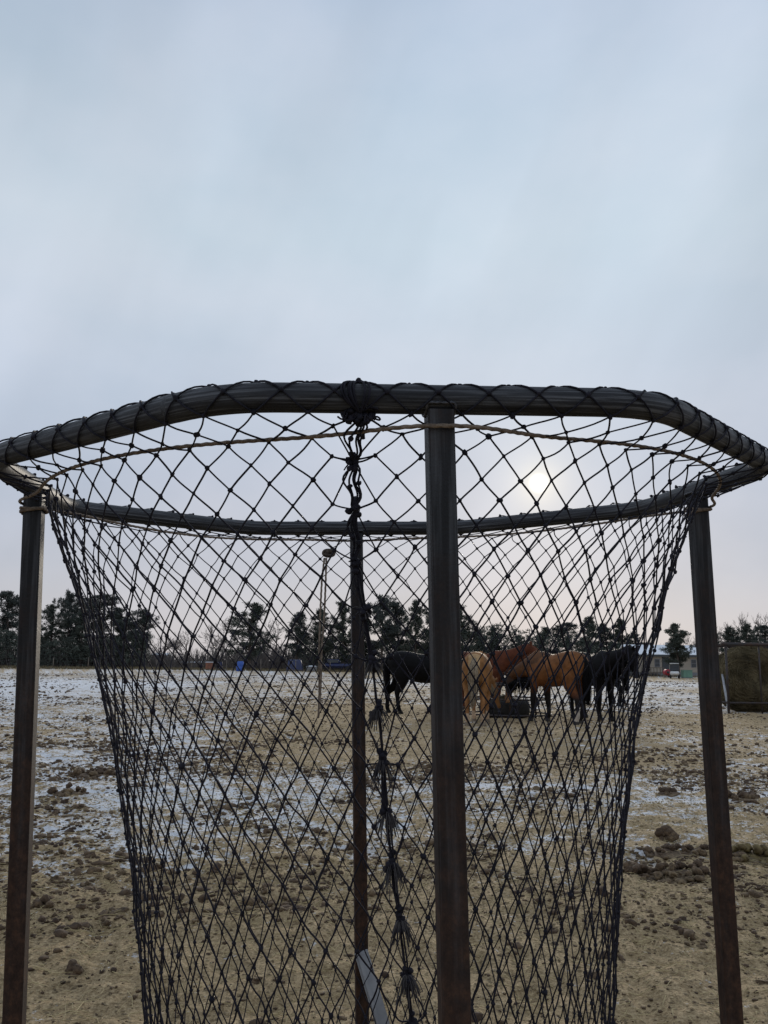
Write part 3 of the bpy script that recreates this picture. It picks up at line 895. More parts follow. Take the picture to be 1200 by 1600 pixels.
def resample(P, n):
    P = np.asarray(P, float); t = np.linspace(0, len(P) - 1, n)
    i = np.clip(np.floor(t).astype(int), 0, len(P) - 2); f = (t - i)[:, None]
    p0 = P[np.maximum(i - 1, 0)]; p1 = P[i]; p2 = P[i + 1]; p3 = P[np.minimum(i + 2, len(P) - 1)]
    return 0.5 * ((2 * p1) + (-p0 + p2) * f + (2 * p0 - 5 * p1 + 4 * p2 - p3) * f ** 2 + (-p0 + 3 * p1 - 3 * p2 + p3) * f ** 3)


def make_horse(label, loc, heading, neck_a, head_a, bend, colour, hair, tailhair=None, scale=1.0, fore=(0, 0), hind=(0, 0), mane_len=0.26, tail_swing=0.0, forelift=0.0):
    """heading in degrees from +X; neck_a: rise of the neck; head_a: direction of the face; bend: sideways turn of neck and head"""
    root = thing("horse", label, "horse", tuple(loc), math.radians(heading), "horses feeding at the trough")
    root.scale = (scale,) * 3
    mb = MB(); KD = []
    lat0 = np.array([0, 1.0, 0])

    def chain(rows, n, tagname, latf=None):
        R = resample(rows, n); C = R[:, :3].copy(); T = np.gradient(C, axis=0); T /= np.linalg.norm(T, axis=1, keepdims=True)
        lt = np.repeat(lat0[None], n, 0) if latf is None else latf(C, T)
        lt = lt - T * (lt * T).sum(1, keepdims=True); lt /= np.linalg.norm(lt, axis=1, keepdims=True)
        loft(mb, C, np.abs(R[:, 3]), np.abs(R[:, 4]), T, lt)
        for p in C: KD.append((p, tagname))
        return C, T, lt
    # trunk: x, y, z centre, half height, half width
    tr = [(-.80, 0, 1.13, .07, .06), (-.775, 0, 1.14, .16, .13), (-.70, 0, 1.15, .255, .215), (-.58, 0, 1.165, .315, .268), (-.42, 0, 1.17, .335, .285), (-.22, 0, 1.145, .335, .29),
          (0, 0, 1.09, .345, .305), (.2, 0, 1.085, .35, .30), (.38, 0, 1.11, .375, .265), (.52, 0, 1.13, .36, .225), (.64, 0, 1.12, .29, .20), (.74, 0, 1.09, .19, .15), (.79, 0, 1.08, .09, .08)]
    chain(tr, 40, 'body')
    # neck and head in the sagittal plane, then turned sideways
    na = math.radians(neck_a); ha = math.radians(head_a)
    base = np.array([.50, 0, 1.22])
    n0 = na * 0.6; L = 0.94; pts = []; p = base.copy()
    for q in range(6):
        a = lerp(n0, na, min(q / 3, 1)); pts.append(p.copy()); p = p + L / 5 * np.array([math.cos(a), 0, math.sin(a)])
    neck = np.array(pts); hd = np.array([math.cos(ha), 0, math.sin(ha)])
    poll = neck[-1]
    hups = np.array([-math.sin(ha), 0, math.cos(ha)])          # forehead side of the head
    headc = [poll - hd * .06 - hups * .02, poll + hd * .05 - hups * .035, poll + hd * .17 - hups * .05, poll + hd * .30 - hups * .035, poll + hd * .42 - hups * .02, poll + hd * .52 - hups * .02, poll + hd * .585 - hups * .025, poll + hd * .61 - hups * .03]
    headr = [(.08, .06), (.125, .088), (.145, .100), (.112, .078), (.083, .060), (.074, .058), (.062, .052), (.028, .028)]
    bd = math.radians(bend)

    def turn(P):
        P = np.array(P, float); d = np.linalg.norm((P - base), axis=-1); k = np.clip(d / 1.1, 0, 1.25) * bd
        x, y = P[..., 0] - base[0], P[..., 1]
        o = P.copy(); o[..., 0] = base[0] + x * np.cos(k) - y * np.sin(k); o[..., 1] = x * np.sin(k) + y * np.cos(k); return o
    latf = lambda C, T: np.stack([-np.sin(np.clip(np.linalg.norm(C - base, axis=1) / 1.1, 0, 1.25) * bd), np.cos(np.clip(np.linalg.norm(C - base, axis=1) / 1.1, 0, 1.25) * bd), np.zeros(len(C))], 1)
    nr = [(.33, .20), (.27, .155), (.215, .125), (.175, .105), (.145, .092), (.125, .085)]
    Cn, Tn, Ln = chain(np.c_[turn(neck), np.array(nr)], 22, 'neck', latf)
    Ch, Th, Lh = chain(np.c_[turn(np.array(headc)), np.array(headr)], 22, 'head', latf)
    # ears
    for sg in (-1, 1):
        e0 = poll + hups * .06 + hd * .0; e1 = e0 + hups * .10 - hd * .07
        ear = np.array([e0, lerp(e0, e1, .45), lerp(e0, e1, .85), e1]); ear[:, 1] += sg * np.array([.055, .068, .066, .06])
        chain(np.c_[turn(ear), np.array([(.035, .03), (.036, .024), (.018, .012), (.006, .006)])], 8, 'ear')
    # legs
    for sg in (-1, 1):
        d = fore[0] if sg < 0 else fore[1]; y = sg * .145
        f = [(.50, y * .95, 1.02, .19, .10), (.50 + d * .25, y * 1.05, .80, .115, .088), (.51 + d * .5, y, .62, .078, .068), (.515 + d * .7, y, .47, .064, .060), (.512 + d * .75, y, .42, .058, .055), (.51 + d * .85, y, .27, .042, .039),
             (.51 + d * .95, y, .155, .052, .047), (.525 + d, y, .105, .043, .042), (.548 + d, y, .065, .058, .055), (.56 + d, y, .0, .072, .066)]
        chain(f, 34, 'foreleg')
        d = hind[0] if sg < 0 else hind[1]; y = sg * .155
        hn = [(-.52, y * .75, 1.17, .24, .13), (-.49, y, .98, .22, .13), (-.475 + d * .2, y * 1.05, .82, .165, .11), (-.54 + d * .45, y, .66, .105, .078), (-.625 + d * .7, y, .545, .078, .058), (-.64 + d * .75, y, .49, .064, .052), (-.635 + d * .85, y, .32, .048, .041),
              (-.625 + d * .95, y, .165, .055, .048), (-.605 + d, y, .105, .045, .043), (-.585 + d, y, .065, .06, .056), (-.575 + d, y, .0, .074, .066)]
        chain(hn, 36, 'hindleg')
    # fuse into one continuous skin
    me = mb.mesh("horse_body", MT['coat'])
    tmp = bpy.data.objects.new("horse_body", me); COL.objects.link(tmp)
    rm = tmp.modifiers.new("r", 'REMESH'); rm.mode = 'VOXEL'; rm.voxel_size = 0.017
    sm = tmp.modifiers.new("s", 'SMOOTH'); sm.iterations = 7; sm.factor = 0.5
    dg = bpy.context.evaluated_depsgraph_get()
    m2 = bpy.data.meshes.new_from_object(tmp.evaluated_get(dg)); m2.name = "horse_body"
    tmp.modifiers.clear(); tmp.data = m2; bpy.data.meshes.remove(me)
    if not m2.materials: m2.materials.append(MT['coat'])
    m2.polygons.foreach_set("use_smooth", np.full(len(m2.polygons), True))
    body = tmp; body.name = "body"; body.parent = root
    kd = kdtree.KDTree(len(KD))
    for q, (p, _) in enumerate(KD): kd.insert(p, q)
    kd.balance()
    n = len(m2.vertices); co = np.zeros(n * 3, np.float32); m2.vertices.foreach_get("co", co); co = co.reshape(-1, 3)
    out_ = np.ones((n, 4), np.float32)
    hc = Ch.mean(0)
    face0 = turn(np.array([poll + hd * .13 + hups * .085]))[0]
    muz = Ch[-3]
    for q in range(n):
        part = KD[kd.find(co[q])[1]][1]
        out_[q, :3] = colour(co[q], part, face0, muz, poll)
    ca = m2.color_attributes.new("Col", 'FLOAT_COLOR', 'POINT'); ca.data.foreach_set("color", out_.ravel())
    # eyes
    for sg in (-1, 1):
        e = MB(); ep = poll + hd * .18 + hups * .045; ep[1] = sg * .088
        c = turn(ep[None])[0]; e.add(ICO2[0] * [.022, .017, .020] + c, ICO2[1]); e.build("eye", MT['eye'], root)
    # mane
    mbm = MB(); PP = []
    up_n = np.cross(Ln, Tn); rvn = resample(np.array([q[0:1] for q in nr]), 22)[:, 0]
    for q in range(190):
        f = RNG.uniform(2, 21.0); i0 = int(f); i1 = min(i0 + 1, 21); g = f - i0
        cr = lerp(Cn[i0] + up_n[i0] * rvn[i0], Cn[i1] + up_n[i1] * rvn[i1], g) - up_n[i0] * .012
        lt = lerp(Ln[i0], Ln[i1], g); sg = 1 if q % 4 else -1
        if forelift: sg = -sg
        l = mane_len * RNG.uniform(.6, 1.1) * (0.6 + .4 * min(1, (f) / 8)); t = np.linspace(0, 1, 7)[:, None]
        w_ = lerp(nr[min(i0 // 4, 5)][1], nr[min(i0 // 4 + 1, 5)][1], .5) + .02
        P = cr + up_n[i0] * (.03 * np.sin(PI * np.minimum(t * 2.2, 1))) + lt * sg * (w_ * np.sqrt(np.minimum(t * 2.2, 1)) + .015) + np.array([0, 0, -1.0]) * l * t ** 1.4 + RNG.normal(0, .012, 3) * t
        PP.append(P)
    for q in range(40):                       # forelock
        a0 = turn((poll + hups * .085 + np.array([0, RNG.uniform(-.045, .045), 0]))[None])[0]
        t = np.linspace(0, 1, 7)[:, None]; hdt = Th[12]; upt = np.cross(Lh[12], Th[12])
        PP.append(a0 + hdt * (.20 * RNG.uniform(.6, 1.1)) * t + upt * .02 * np.sin(PI * t) + RNG.normal(0, .012, 3) * t)
    PP = np.array(PP); batch_tubes(mbm, PP, 0.011 * np.linspace(1, .3, 7)[None] * RNG.uniform(.7, 1.2, (len(PP), 1)), 4)
    mbm.build("mane", MT[hair], root)
    mbt = MB(); PP = []
    for q in range(130):
        a = RNG.uniform(0, 2 * PI); rr0 = math.sqrt(RNG.random()); t = np.linspace(0, 1, 9)
        L_ = RNG.uniform(.65, 1.02); wd = .095 * rr0
        x = -.765 - .055 * np.sin(PI * np.minimum(t * 1.7, 1)) - .04 * t + wd * .7 * math.cos(a) * np.sin(PI * np.clip(t * .75 + .08, 0, 1)) + .02 * t * RNG.normal()
        y = wd * math.sin(a) * np.sin(PI * np.clip(t * .75 + .1, 0, 1)) + tail_swing * t ** 1.3 + .02 * t * RNG.normal()
        z = 1.36 - L_ * t
        PP.append(np.stack([x, y, z], 1))
    PP = np.array(PP); batch_tubes(mbt, PP, .0135 * np.array([1, 1, 1, 1, .95, .85, .7, .5, .2])[None] * RNG.uniform(.7, 1.2, (len(PP), 1)), 4)
    mbt.build("tail", MT[tailhair or hair], root)
    return root


def arr(*c): return np.array(c)


def col_black(p, part, face, muz, poll):
    return arr(.0042, .0038, .0042) if p[2] > .09 else arr(.016, .015, .014)


def col_palomino(p, part, face, muz, poll):
    c = arr(.235, .112, .042)
    if p[0] < -.66 and abs(p[1]) < .12: c = lerp(c, arr(.44, .30, .16), .7)
    if part in ('foreleg', 'hindleg') and p[2] < .62: c = lerp(c, arr(.27, .13, .055), .8)
    if p[2] < .26: c = lerp(c, arr(.52, .40, .28), .7)
    if p[2] < .08: c = arr(.20, .16, .12)
    return c


def col_chestnut(p, part, face, muz, poll):
    c = arr(.10, .031, .015)
    if p[2] < .08: c = arr(.09, .07, .06)
    if part == 'head' and np.linalg.norm(p - muz) < .14: c = arr(.13, .055, .04)
    return c


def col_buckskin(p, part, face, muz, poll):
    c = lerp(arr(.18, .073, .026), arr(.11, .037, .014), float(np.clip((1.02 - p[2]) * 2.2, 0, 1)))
    blk = arr(.014, .012, .012)
    if part == 'foreleg': c = lerp(c, blk, float(np.clip((.74 - p[2]) / .16, 0, 1)))
    if part == 'hindleg': c = lerp(c, blk, float(np.clip((.66 - p[2]) / .16, 0, 1)))
    if part == 'hindleg' and p[2] < .30 and p[1] > 0: c = lerp(c, arr(.42, .36, .30), float(np.clip((.30 - p[2]) / .06, 0, 1)))
    if part == 'neck': c = lerp(c, arr(.085, .04, .018), .75)
    if part in ('head', 'ear'):
        c = arr(.05, .028, .018)
        d = np.linalg.norm(p - muz); c = lerp(c, arr(.30, .165, .09), float(np.clip((.30 - d) / .12, 0, 1)))
        if np.linalg.norm(p - face) < .06: c = arr(.62, .58, .54)
    if abs(p[1]) < .035 and p[2] > 1.35 and part == 'body': c = lerp(c, blk, .8)
    if p[2] < .075: c = arr(.05, .045, .04)
    return c


def put(px, depth): 
    d = ray(px, 1100); x = d[0] / d[1] * depth
    return (x, depth, float(gh(np.array(x), np.array(depth))))


# hind pair of the left horse stands at px 611..629
make_horse("black horse on the far left of the group, side on, half behind the near leg", put(656, 21.6), 4, -12, -66, 0, col_black, 'blackhair', scale=1.0, hind=(.10, -.16), fore=(.05, -.1), tail_swing=.05)
make_horse("golden palomino horse seen from behind with a pale tail, at the trough", put(747, 18.5), 78, -28, -70, -14, col_palomino, 'palehair', scale=.98, hind=(.03, -.04), tail_swing=.03)
make_horse("reddish chestnut horse with raised head, standing behind the trough", put(750, 23.2), -38, 31, -40, 26, col_chestnut, 'redhair', scale=1.0, fore=(.1, -.06), mane_len=.2)
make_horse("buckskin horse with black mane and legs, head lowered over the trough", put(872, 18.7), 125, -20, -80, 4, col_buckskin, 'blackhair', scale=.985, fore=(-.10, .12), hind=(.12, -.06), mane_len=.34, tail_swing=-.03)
make_horse("black horse on the right of the group facing half towards the feeder", put(926, 19.9), -72, 24, -78, 12, col_black, 'blackhair', scale=.99, mane_len=.24)
make_horse("black horse farthest back, only its ears and legs showing behind the others", put(936, 27.0), 168, 26, -40, 0, col_black, 'blackhair', scale=1.0, fore=(.1, -.05))

# ------------------------------------------------------------------ trough and ring by the horses
g = G(793, 1122); z0 = float(gh(g[0:1], g[1:2])[0])
t = thing("feed_trough", "low black rubber trough on the ground among the horses", "trough", (g[0], g[1] + .5, z0))
mb = MB(); mb.lathe([(.50, 0), (.56, .04), (.585, .16), (.575, .28), (.545, .355), (.50, .375), (.455, .365), (.44, .33), (.47, .26), (.475, .12), (.44, .06), (.05, .05)], sides=36)
mb.build("tub", MT['rubber'], t)
mb = MB()
for q in range(500):
    a = RNG.uniform(0, 2 * PI); r0 = .42 * math.sqrt(RNG.random()); l = RNG.uniform(.06, .16); b_ = RNG.uniform(0, 2 * PI)
    p = np.array([r0 * math.cos(a), r0 * math.sin(a), .28 + .14 * (1 - r0 / .45) + RNG.uniform(0, .05)])
    dv = np.array([math.cos(b_), math.sin(b_), RNG.uniform(-.2, .3)]) * l
    mb.tube([p - dv, p + [0, 0, .02], p + dv], .006, 4)
mb.add(ICO2[0] * [.43, .43, .16] + [0, 0, .22], ICO2[1])
tag(mb.build("loose_hay", MT['hay'], loc=(g[0], g[1] + .5, z0)), "dark loose hay heaped inside the low black trough", "hay")

rc = put(795, 21.0)
ring = thing("ring_feeder", "dark pipe ring feeder standing behind the black trough", "ring feeder", rc)
for zz in (.05, .40, .72):
    mb = MB(); a = np.linspace(0, 2 * PI, 64, endpoint=False)
    mb.tube(np.stack([.98 * np.cos(a), .98 * np.sin(a), np.full(64, zz)], 1), .021, 8, closed=True); mb.build("ring_rail", MT['pipe'], ring)
for q in range(10):
    a = 2 * PI * q / 10 + .2; mb = MB(); c_, s_ = .98 * math.cos(a), .98 * math.sin(a)
    mb.tube([(c_, s_, 0.0), (c_, s_, .735)], .019, 8); mb.build("upright", MT['pipe'], ring)

# ------------------------------------------------------------------ round bale in its pipe rack
bd_ = 24.0
bx = AT(1187, 1062, bd_)
bale = thing("hay_bale", "big weathered olive brown round hay bale inside the pipe rack at right", "hay bale", (bx[0], bd_ + .6, 0.02))
bm = bmesh.new(); bmesh.ops.create_uvsphere(bm, u_segments=96, v_segments=64, radius=1)
Vb = np.array([v.co[:] for v in bm.verts]); Fb = {}
for f in bm.faces: Fb.setdefault(len(f.verts), []).append([v.index for v in f.verts])
bm.free()
# superellipsoid lying on its side, flattened below, with an eaten hollow at the right
pw = lambda x, e: np.sign(x) * np.abs(x) ** e
el_ = np.arcsin(np.clip(Vb[:, 2], -1, 1)); az_ = np.arctan2(Vb[:, 1], Vb[:, 0])
ce, se = pw(np.cos(el_), .88), pw(np.sin(el_), .86)
V = np.stack([.93 * ce * pw(np.cos(az_), .75), .72 * ce * pw(np.sin(az_), .55), .84 * se], 1)
nz = fbm(V[:, 0] * 4 + V[:, 1] * 3 + 5, V[:, 2] * 4 - V[:, 1] * 2, 4) - .5
V = V * (1 + .16 * nz)[:, None]
hol = np.exp(-(((V[:, 0] - .30) / .42) ** 2 + ((V[:, 2] - .10) / .34) ** 2)) * (V[:, 1] < 0); V[:, 1] += .42 * hol
hol2 = np.exp(-(((V[:, 0] - .05) / .55) ** 2 + ((V[:, 2] + .86) / .26) ** 2)) * (V[:, 1] < 0); V[:, 1] += .34 * hol2
V[:, 2] = V[:, 2] * 1.0 + .84
mb = MB(); mb.add(V, [np.array(v) for v in Fb.values()])
mb.build("bale_core", MT['hay'], bale)
nrm_ = V - np.array([0, 0, .84]); nrm_ /= np.linalg.norm(nrm_, axis=1, keepdims=True)
ids = RNG.integers(0, len(V), 9000); P0 = V[ids] + RNG.normal(0, .02, (len(ids), 3)); n0 = nrm_[ids]
tv = np.stack([-n0[:, 2], RNG.normal(0, .5, len(ids)), n0[:, 0] + .35], 1); tv /= np.linalg.norm(tv, axis=1, keepdims=True)
L_ = RNG.uniform(.04, .15, (len(ids), 1))
PP = np.stack([P0 - tv * L_, P0 + n0 * np.where(RNG.random((len(ids), 1)) < .25, .05, .02), P0 + tv * L_ + n0 * RNG.normal(0, .02, (len(ids), 1))], 1)
mb = MB(); batch_tubes(mb, PP, np.full((len(ids), 3), .0055), 4); mb.build("hay_stalks", MT['haystalk'], bale)["kind"] = "stuff"

rack = thing("bale_rack", "pipe rack with dark top rail standing round the hay bale at right", "hay rack", (bx[0], bd_ + .6, 0))
xl, xr, yn, yf = -1.02, 2.0, -.98, 1.0
for (y0) in (yn, yf):
    mb = MB(); mb.tube([(xl - .12, y0, 1.80), (xr, y0, 1.795)], .05, 10); mb.build("top_rail", MT['pipe'], rack)
    mb = MB(); mb.tube([(xl, y0, .27), (xr, y0, .27)], .028, 8); mb.build("lower_rail", MT['pipe'], rack)
    for x0 in (xl, -.14, 1.0, xr):
        mb = MB(); mb.tube([(x0, y0, -.02), (x0, y0, 1.79)], .030 if x0 != -.14 else .022, 8); mb.build("upright", MT['pipe'], rack)
for x0 in (xl, xr):
    mb = MB(); mb.tube([(x0, yn, 1.80), (x0, yf, 1.80)], .028, 8); mb.build("end_rail", MT['pipe'], rack)
    mb = MB(); mb.tube([(x0, yn, .27), (x0, yf, .27)], .028, 8); mb.build("end_rail", MT['pipe'], rack)
mb = MB(); mb.tube([(xl + .03, yn + .1, .02), (xl + .09, yn + .55, 1.0)], .032, 8); o = mb.build("brace", MT['palepipe'], rack); o["label"] = "pale slanting pipe at the near left corner"

# ------------------------------------------------------------------ trees
def tufts(mb, C, size, n=11):
    """clusters of needle sprays: flat pointed leaves pointing outward"""
    M = len(C)
    D = RNG.normal(size=(M, n, 3)); D[..., 2] += .45; D /= np.linalg.norm(D, axis=2, keepdims=True)
    L = size[:, None] * RNG.uniform(.5, 1.55, (M, n)); W = L * RNG.uniform(.07, .13, (M, n))
    S = np.cross(D, RNG.normal(size=(M, n, 3))); S /= np.linalg.norm(S, axis=2, keepdims=True)
    b0 = C[:, None] + D * L[..., None] * .06
    v = np.stack([b0, C[:, None] + D * L[..., None] * .55 + S * W[..., None], C[:, None] + D * L[..., None], C[:, None] + D * L[..., None] * .55 - S * W[..., None]], 2).reshape(-1, 3)
    mb.add(v, np.arange(len(v)).reshape(-1, 4))


def pine_mesh(H, Wd, bare, top, seed):
    global RNG
    keep = RNG; RNG = np.random.default_rng(seed)
    tk = MB(); cr = MB()
    zs = np.linspace(0, H * .97, 12); bx_ = np.cumsum(RNG.normal(0, .06, 12)); by_ = np.cumsum(RNG.normal(0, .06, 12))
    trunk = np.stack([bx_ - bx_[0], by_ - by_[0], zs], 1)
    tk.tube(trunk, np.linspace(.021 * H, .006 * H, 12), 8)
    nb = int(66 * (1 - bare * .4)); Cs, Sz = [], []
    lobes = RNG.uniform(0, 2 * PI, 3)
    for q in range(nb):
        f = bare + (1 - bare) * (q + RNG.random()) / nb; z = f * H
        u = (f - bare) / (1 - bare)
        env = (np.clip(u / .22, .25, 1) ** .7) * (1 - u) ** top * 1.0 + .05
        a = RNG.uniform(0, 2 * PI); gap = .72 + .35 * math.cos(a * 2 + lobes[int(u * 2.99)])
        l = Wd * .5 * env * RNG.uniform(.55, 1.18) * gap
        rise = RNG.uniform(-.05, .45) + .35 * u
        p0 = np.array([np.interp(z, zs, trunk[:, 0]), np.interp(z, zs, trunk[:, 1]), z])
        t = np.linspace(0, 1, 5)[:, None]
        br = p0 + np.array([math.cos(a), math.sin(a), 0]) * l * t + np.array([0, 0, 1.0]) * l * (rise * t + .25 * (t ** 2 - t) * 1.0)
        tk.tube(br, np.linspace(.05, .015, 5) * H / 9, 5, cap=False)
        m_ = int(3 + l * 2.6)
        tt = np.r_[1.0, 1 - RNG.random(m_ - 1) ** 1.3 * .72]
        P = np.stack([np.interp(tt, t[:, 0], br[:, d]) for d in range(3)], 1) + RNG.normal(0, .10 + .10 * l, (m_, 3)) * [1, 1, .45] * (tt < 1)[:, None]
        for e in P:                    # every shoot ends in a small bunch of needle sprays
            k_ = 6; Cs.append(e + RNG.normal(0, .125, (k_, 3)) * [1, 1, .8]); Sz.append(RNG.uniform(.15, .30, k_))
    P = trunk[-1] + np.stack([RNG.normal(0, .12, 24), RNG.normal(0, .12, 24), RNG.uniform(-1.3, .35, 24)], 1); Cs.append(P); Sz.append(RNG.uniform(.15, .28, 24))
    tufts(cr, np.concatenate(Cs), np.concatenate(Sz), 12)
    RNG = keep
    return tk, cr


PINES = []
for q, (H, Wd, bare, top, mt) in enumerate(((9, 6.2, .16, .50, 'needles'), (9, 5.2, .24, .42, 'needles2'), (9, 6.8, .13, .55, 'needles'), (9, 4.2, .14, .55, 'needles'), (9, 5.8, .32, .38, 'needles2'), (7, 5.6, .24, .80, 'needles'))):
    tk, cr = pine_mesh(H, Wd, bare, top, 100 + q)
    PINES.append((tk.mesh("trunk", MT['bark']), cr.mesh("crown", MT[mt], False), H, Wd))


def pine(px, topy, wpx, depth, var, label, name="pine_tree", group="pines along the far edge of the paddock"):
    base = AT(px, 1040, depth); Ht = height_at(px, topy, depth) * .955
    tm, cm, H, Wd = PINES[var]
    o = thing(name, label, "tree", (base[0], depth, 0), RNG.uniform(0, 2 * PI), group)
    wx = wpx * 1.3 / F * depth / Wd; o.scale = (wx, wx, Ht / H)
    for nme, me in (("trunk", tm), ("crown", cm)):
        c = bpy.data.objects.new(nme, me); COL.objects.link(c); c.parent = o
    return o


PL = [
    (-40, 930, 80, 118, 2, "broad dark pine just outside the left edge"),
    (8, 921, 62, 118, 1, "tall dark pine at the very left edge of the picture"),
    (44, 948, 60, 121, 2, "dark pine directly behind the left feeder leg"),
    (78, 944, 50, 119, 0, "pine immediately right of the left feeder leg"),
    (104, 924, 46, 124, 4, "thin open pine with bare trunk, between left leg and net"),
    (126, 956, 56, 117, 2, "low bushy pine behind the left rim of the net"),
    (155, 926, 72, 120, 1, "tallest wide pine behind the left part of the net"),
    (188, 950, 60, 122, 0, "rounded pine right of the tallest left-hand one"),
    (216, 952, 56, 119, 4, "flat topped open pine closing the left pine group"),
    (388, 942, 74, 112, 0, "single pointed pine above the blue bin"),
    (463, 954, 42, 118, 1, "narrow pine left of the hanging rope ends"),
    (500, 950, 56, 118, 2, "bushy pine directly behind the hanging rope ends"),
    (537, 939, 38, 119, 3, "slim tall pine just left of the far feeder leg"),
    (566, 966, 50, 122, 0, "lower pine directly behind the far feeder leg"),
    (596, 930, 52, 118, 4, "tall pine just right of the seam, above the left black horse"),
    (622, 938, 50, 121, 1, "second pine above the left black horse"),
    (648, 936, 52, 117, 2, "wide pine above the left black horse, left of the near leg"),
    (676, 944, 54, 122, 0, "pine hidden mostly by the near feeder leg"),
    (724, 946, 50, 116, 0, "pointed pine just right of the near leg, above the palomino"),
    (752, 984, 40, 128, 5, "low pine above the palomino's rump"),
    (774, 980, 40, 126, 5, "small pine above the chestnut horse's back"),
    (812, 992, 44, 130, 2, "low wide pine above the chestnut horse's head"),
    (848, 980, 46, 128, 0, "pine above the buckskin's withers"),
    (886, 971, 48, 126, 1, "taller pine above the buckskin's croup"),
    (920, 963, 46, 125, 0, "tallest pine of the group above the right black horse"),
    (946, 974, 42, 128, 4, "open pine above the right black horse's neck"),
    (970, 966, 38, 124, 3, "slim pine at the right rim of the net"),
    (993, 986, 40, 130, 2, "low pine at the far right rim of the net"),
    (1060, 974, 54, 92, 5, "bushy lone pine in front of the snow roofed house"),
    (1146, 980, 44, 112, 0, "pine behind the left end of the bale rack"),
    (1170, 973, 44, 110, 2, "pine behind the middle of the bale rack"),
    (1200, 975, 48, 112, 1, "pine at the right edge behind the hay bale"),
    (1245, 968, 60, 114, 0, "pine just outside the right edge"),
]
for p in PL: pine(*p)


def bare_mesh(H, seed):
    rg = np.random.default_rng(seed); mb = MB()

    def grow(p, d, l, r, lev):
        n = 4; pts = [p]
        for q in range(n):
            d = d + rg.normal(0, .10, 3); d[2] += .05; d /= np.linalg.norm(d); p = p + d * l / n; pts.append(p)
        mb.tube(pts, np.linspace(r, r * .62, n + 1), 5 if lev < 2 else 3, cap=False)
        if lev >= 5: return
        k = 3 if lev < 4 else 2
        for q in range(k + (rg.random() < .5)):
            f = rg.uniform(.35, 1); b0 = np.array(pts[min(n, int(f * n + .5))]); nd_ = d + rg.normal(0, .50, 3); nd_[2] = max(nd_[2], -.1) + .12; nd_ /= np.linalg.norm(nd_)
            grow(b0, nd_, l * rg.uniform(.58, .8), max(r * .55, .017), lev + 1)
    grow(np.zeros(3), np.array([0, 0, 1.0]), H * .30, H * .018, 0)
    return mb


BARE = [(lambda m: (m.mesh("branches", MT['twig']), max(v[:, 2].max() for v in m.V), np.ptp(np.concatenate(m.V)[:, 0])))(bare_mesh(8, 300 + q)) for q in range(4)]
BL = [
    (258, 992, 60, 135, 0, "grey bare tree just right of the left pine group"),
    (292, 984, 56, 138, 1, "grey bare tree left of the rusty bin"),
    (334, 962, 62, 134, 2, "taller bare tree above the rusty bin"),
    (358, 986, 50, 140, 3, "bare tree just left of the pointed pine"),
    (432, 966, 56, 132, 1, "bare tree between the pointed pine and the rope ends"),
    (1014, 1000, 40, 130, 0, "thin bare tree left of the lone pine"),
    (1082, 984, 46, 118, 3, "bare tree between the lone pine and the right leg"),
    (1112, 972, 44, 126, 0, "bare tree just right of the right feeder leg"),
    (1146, 955, 62, 128, 2, "broad bare tree above the left end of the bale rack"),
    (1192, 957, 58, 128, 1, "bare tree above the hay bale at the right edge"),
    (712, 978, 44, 140, 2, "faint bare tree behind the near feeder leg"),
]
for (px, ty, wpx, dep, v, lab) in BL:
    base = AT(px, 1040, dep); Ht = height_at(px, ty, dep); me, H, Wd = BARE[v]
    o = bpy.data.objects.new("bare_tree", me); COL.objects.link(o); o.location = (base[0], dep, 0)
    wx = wpx / F * dep / Wd; o.scale = (wx, wx, Ht / H); o.rotation_euler = (0, 0, 0)
    tag(o, lab, "tree", "leafless trees behind the paddock")

# far-off undergrowth reading as one mass
mb = MB()
n = 15000
a = np.radians(RNG.uniform(-34, 34, n)); r = RNG.uniform(124, 146, n)
x, y = r * np.sin(a), r * np.cos(a)
hgt = (1.2 + 4.2 * fbm(x * .12 + 4, y * .05, 3) ** 1.2) * RNG.uniform(.5, 1.1, n)
t = np.linspace(0, 1, 4)[None]
lean = RNG.normal(0, .22, (n, 2))
P = np.stack([x[:, None] + lean[:, :1] * hgt[:, None] * t, y[:, None] + lean[:, 1:] * hgt[:, None] * t, hgt[:, None] * t], -1)
batch_tubes(mb, P, np.linspace(.05, .016, 4)[None] * np.ones((n, 1)), 3)
o = mb.build("distant_brush", MT['brush'], smooth=False); o["kind"] = "stuff"; tag(o, "grey brown leafless brush along the far edge of the field", "brush")
mb = MB(); n = 11000
a = np.radians(np.where(RNG.random(n) < .42, RNG.uniform(-34, -14.6, n), np.where(RNG.random(n) < .75, RNG.uniform(-5.5, 15.5, n), RNG.uniform(19.5, 34, n)))); r = RNG.uniform(120, 134, n)
x, y = r * np.sin(a), r * np.cos(a); hm = 1.8 + 6.0 * fbm(x * .16 + 14, y * .02, 2)
C = np.stack([x, y, hm * RNG.random(n) ** .8], 1)
tufts(mb, C, RNG.uniform(.22, .5, n), 10)
o = mb.build("distant_woods", MT['needles'], smooth=False); o["kind"] = "stuff"; tag(o, "dark evergreen undergrowth filling in between the far pines", "woods")
mb = MB(); n = 12000                      # strip of dead grass along the far fence
a = np.radians(RNG.uniform(-34, 34, n)); r = RNG.uniform(104, 122, n); x, y = r * np.sin(a), r * np.cos(a)
hgt = RNG.uniform(.1, .34, n); t = np.linspace(0, 1, 3)[None]; lean = RNG.normal(0, .3, (n, 2))
P = np.stack([x[:, None] + lean[:, :1] * hgt[:, None] * t, y[:, None] + lean[:, 1:] * hgt[:, None] * t, hgt[:, None] * t], -1)
batch_tubes(mb, P, np.linspace(.035, .01, 3)[None] * np.ones((n, 1)), 3)
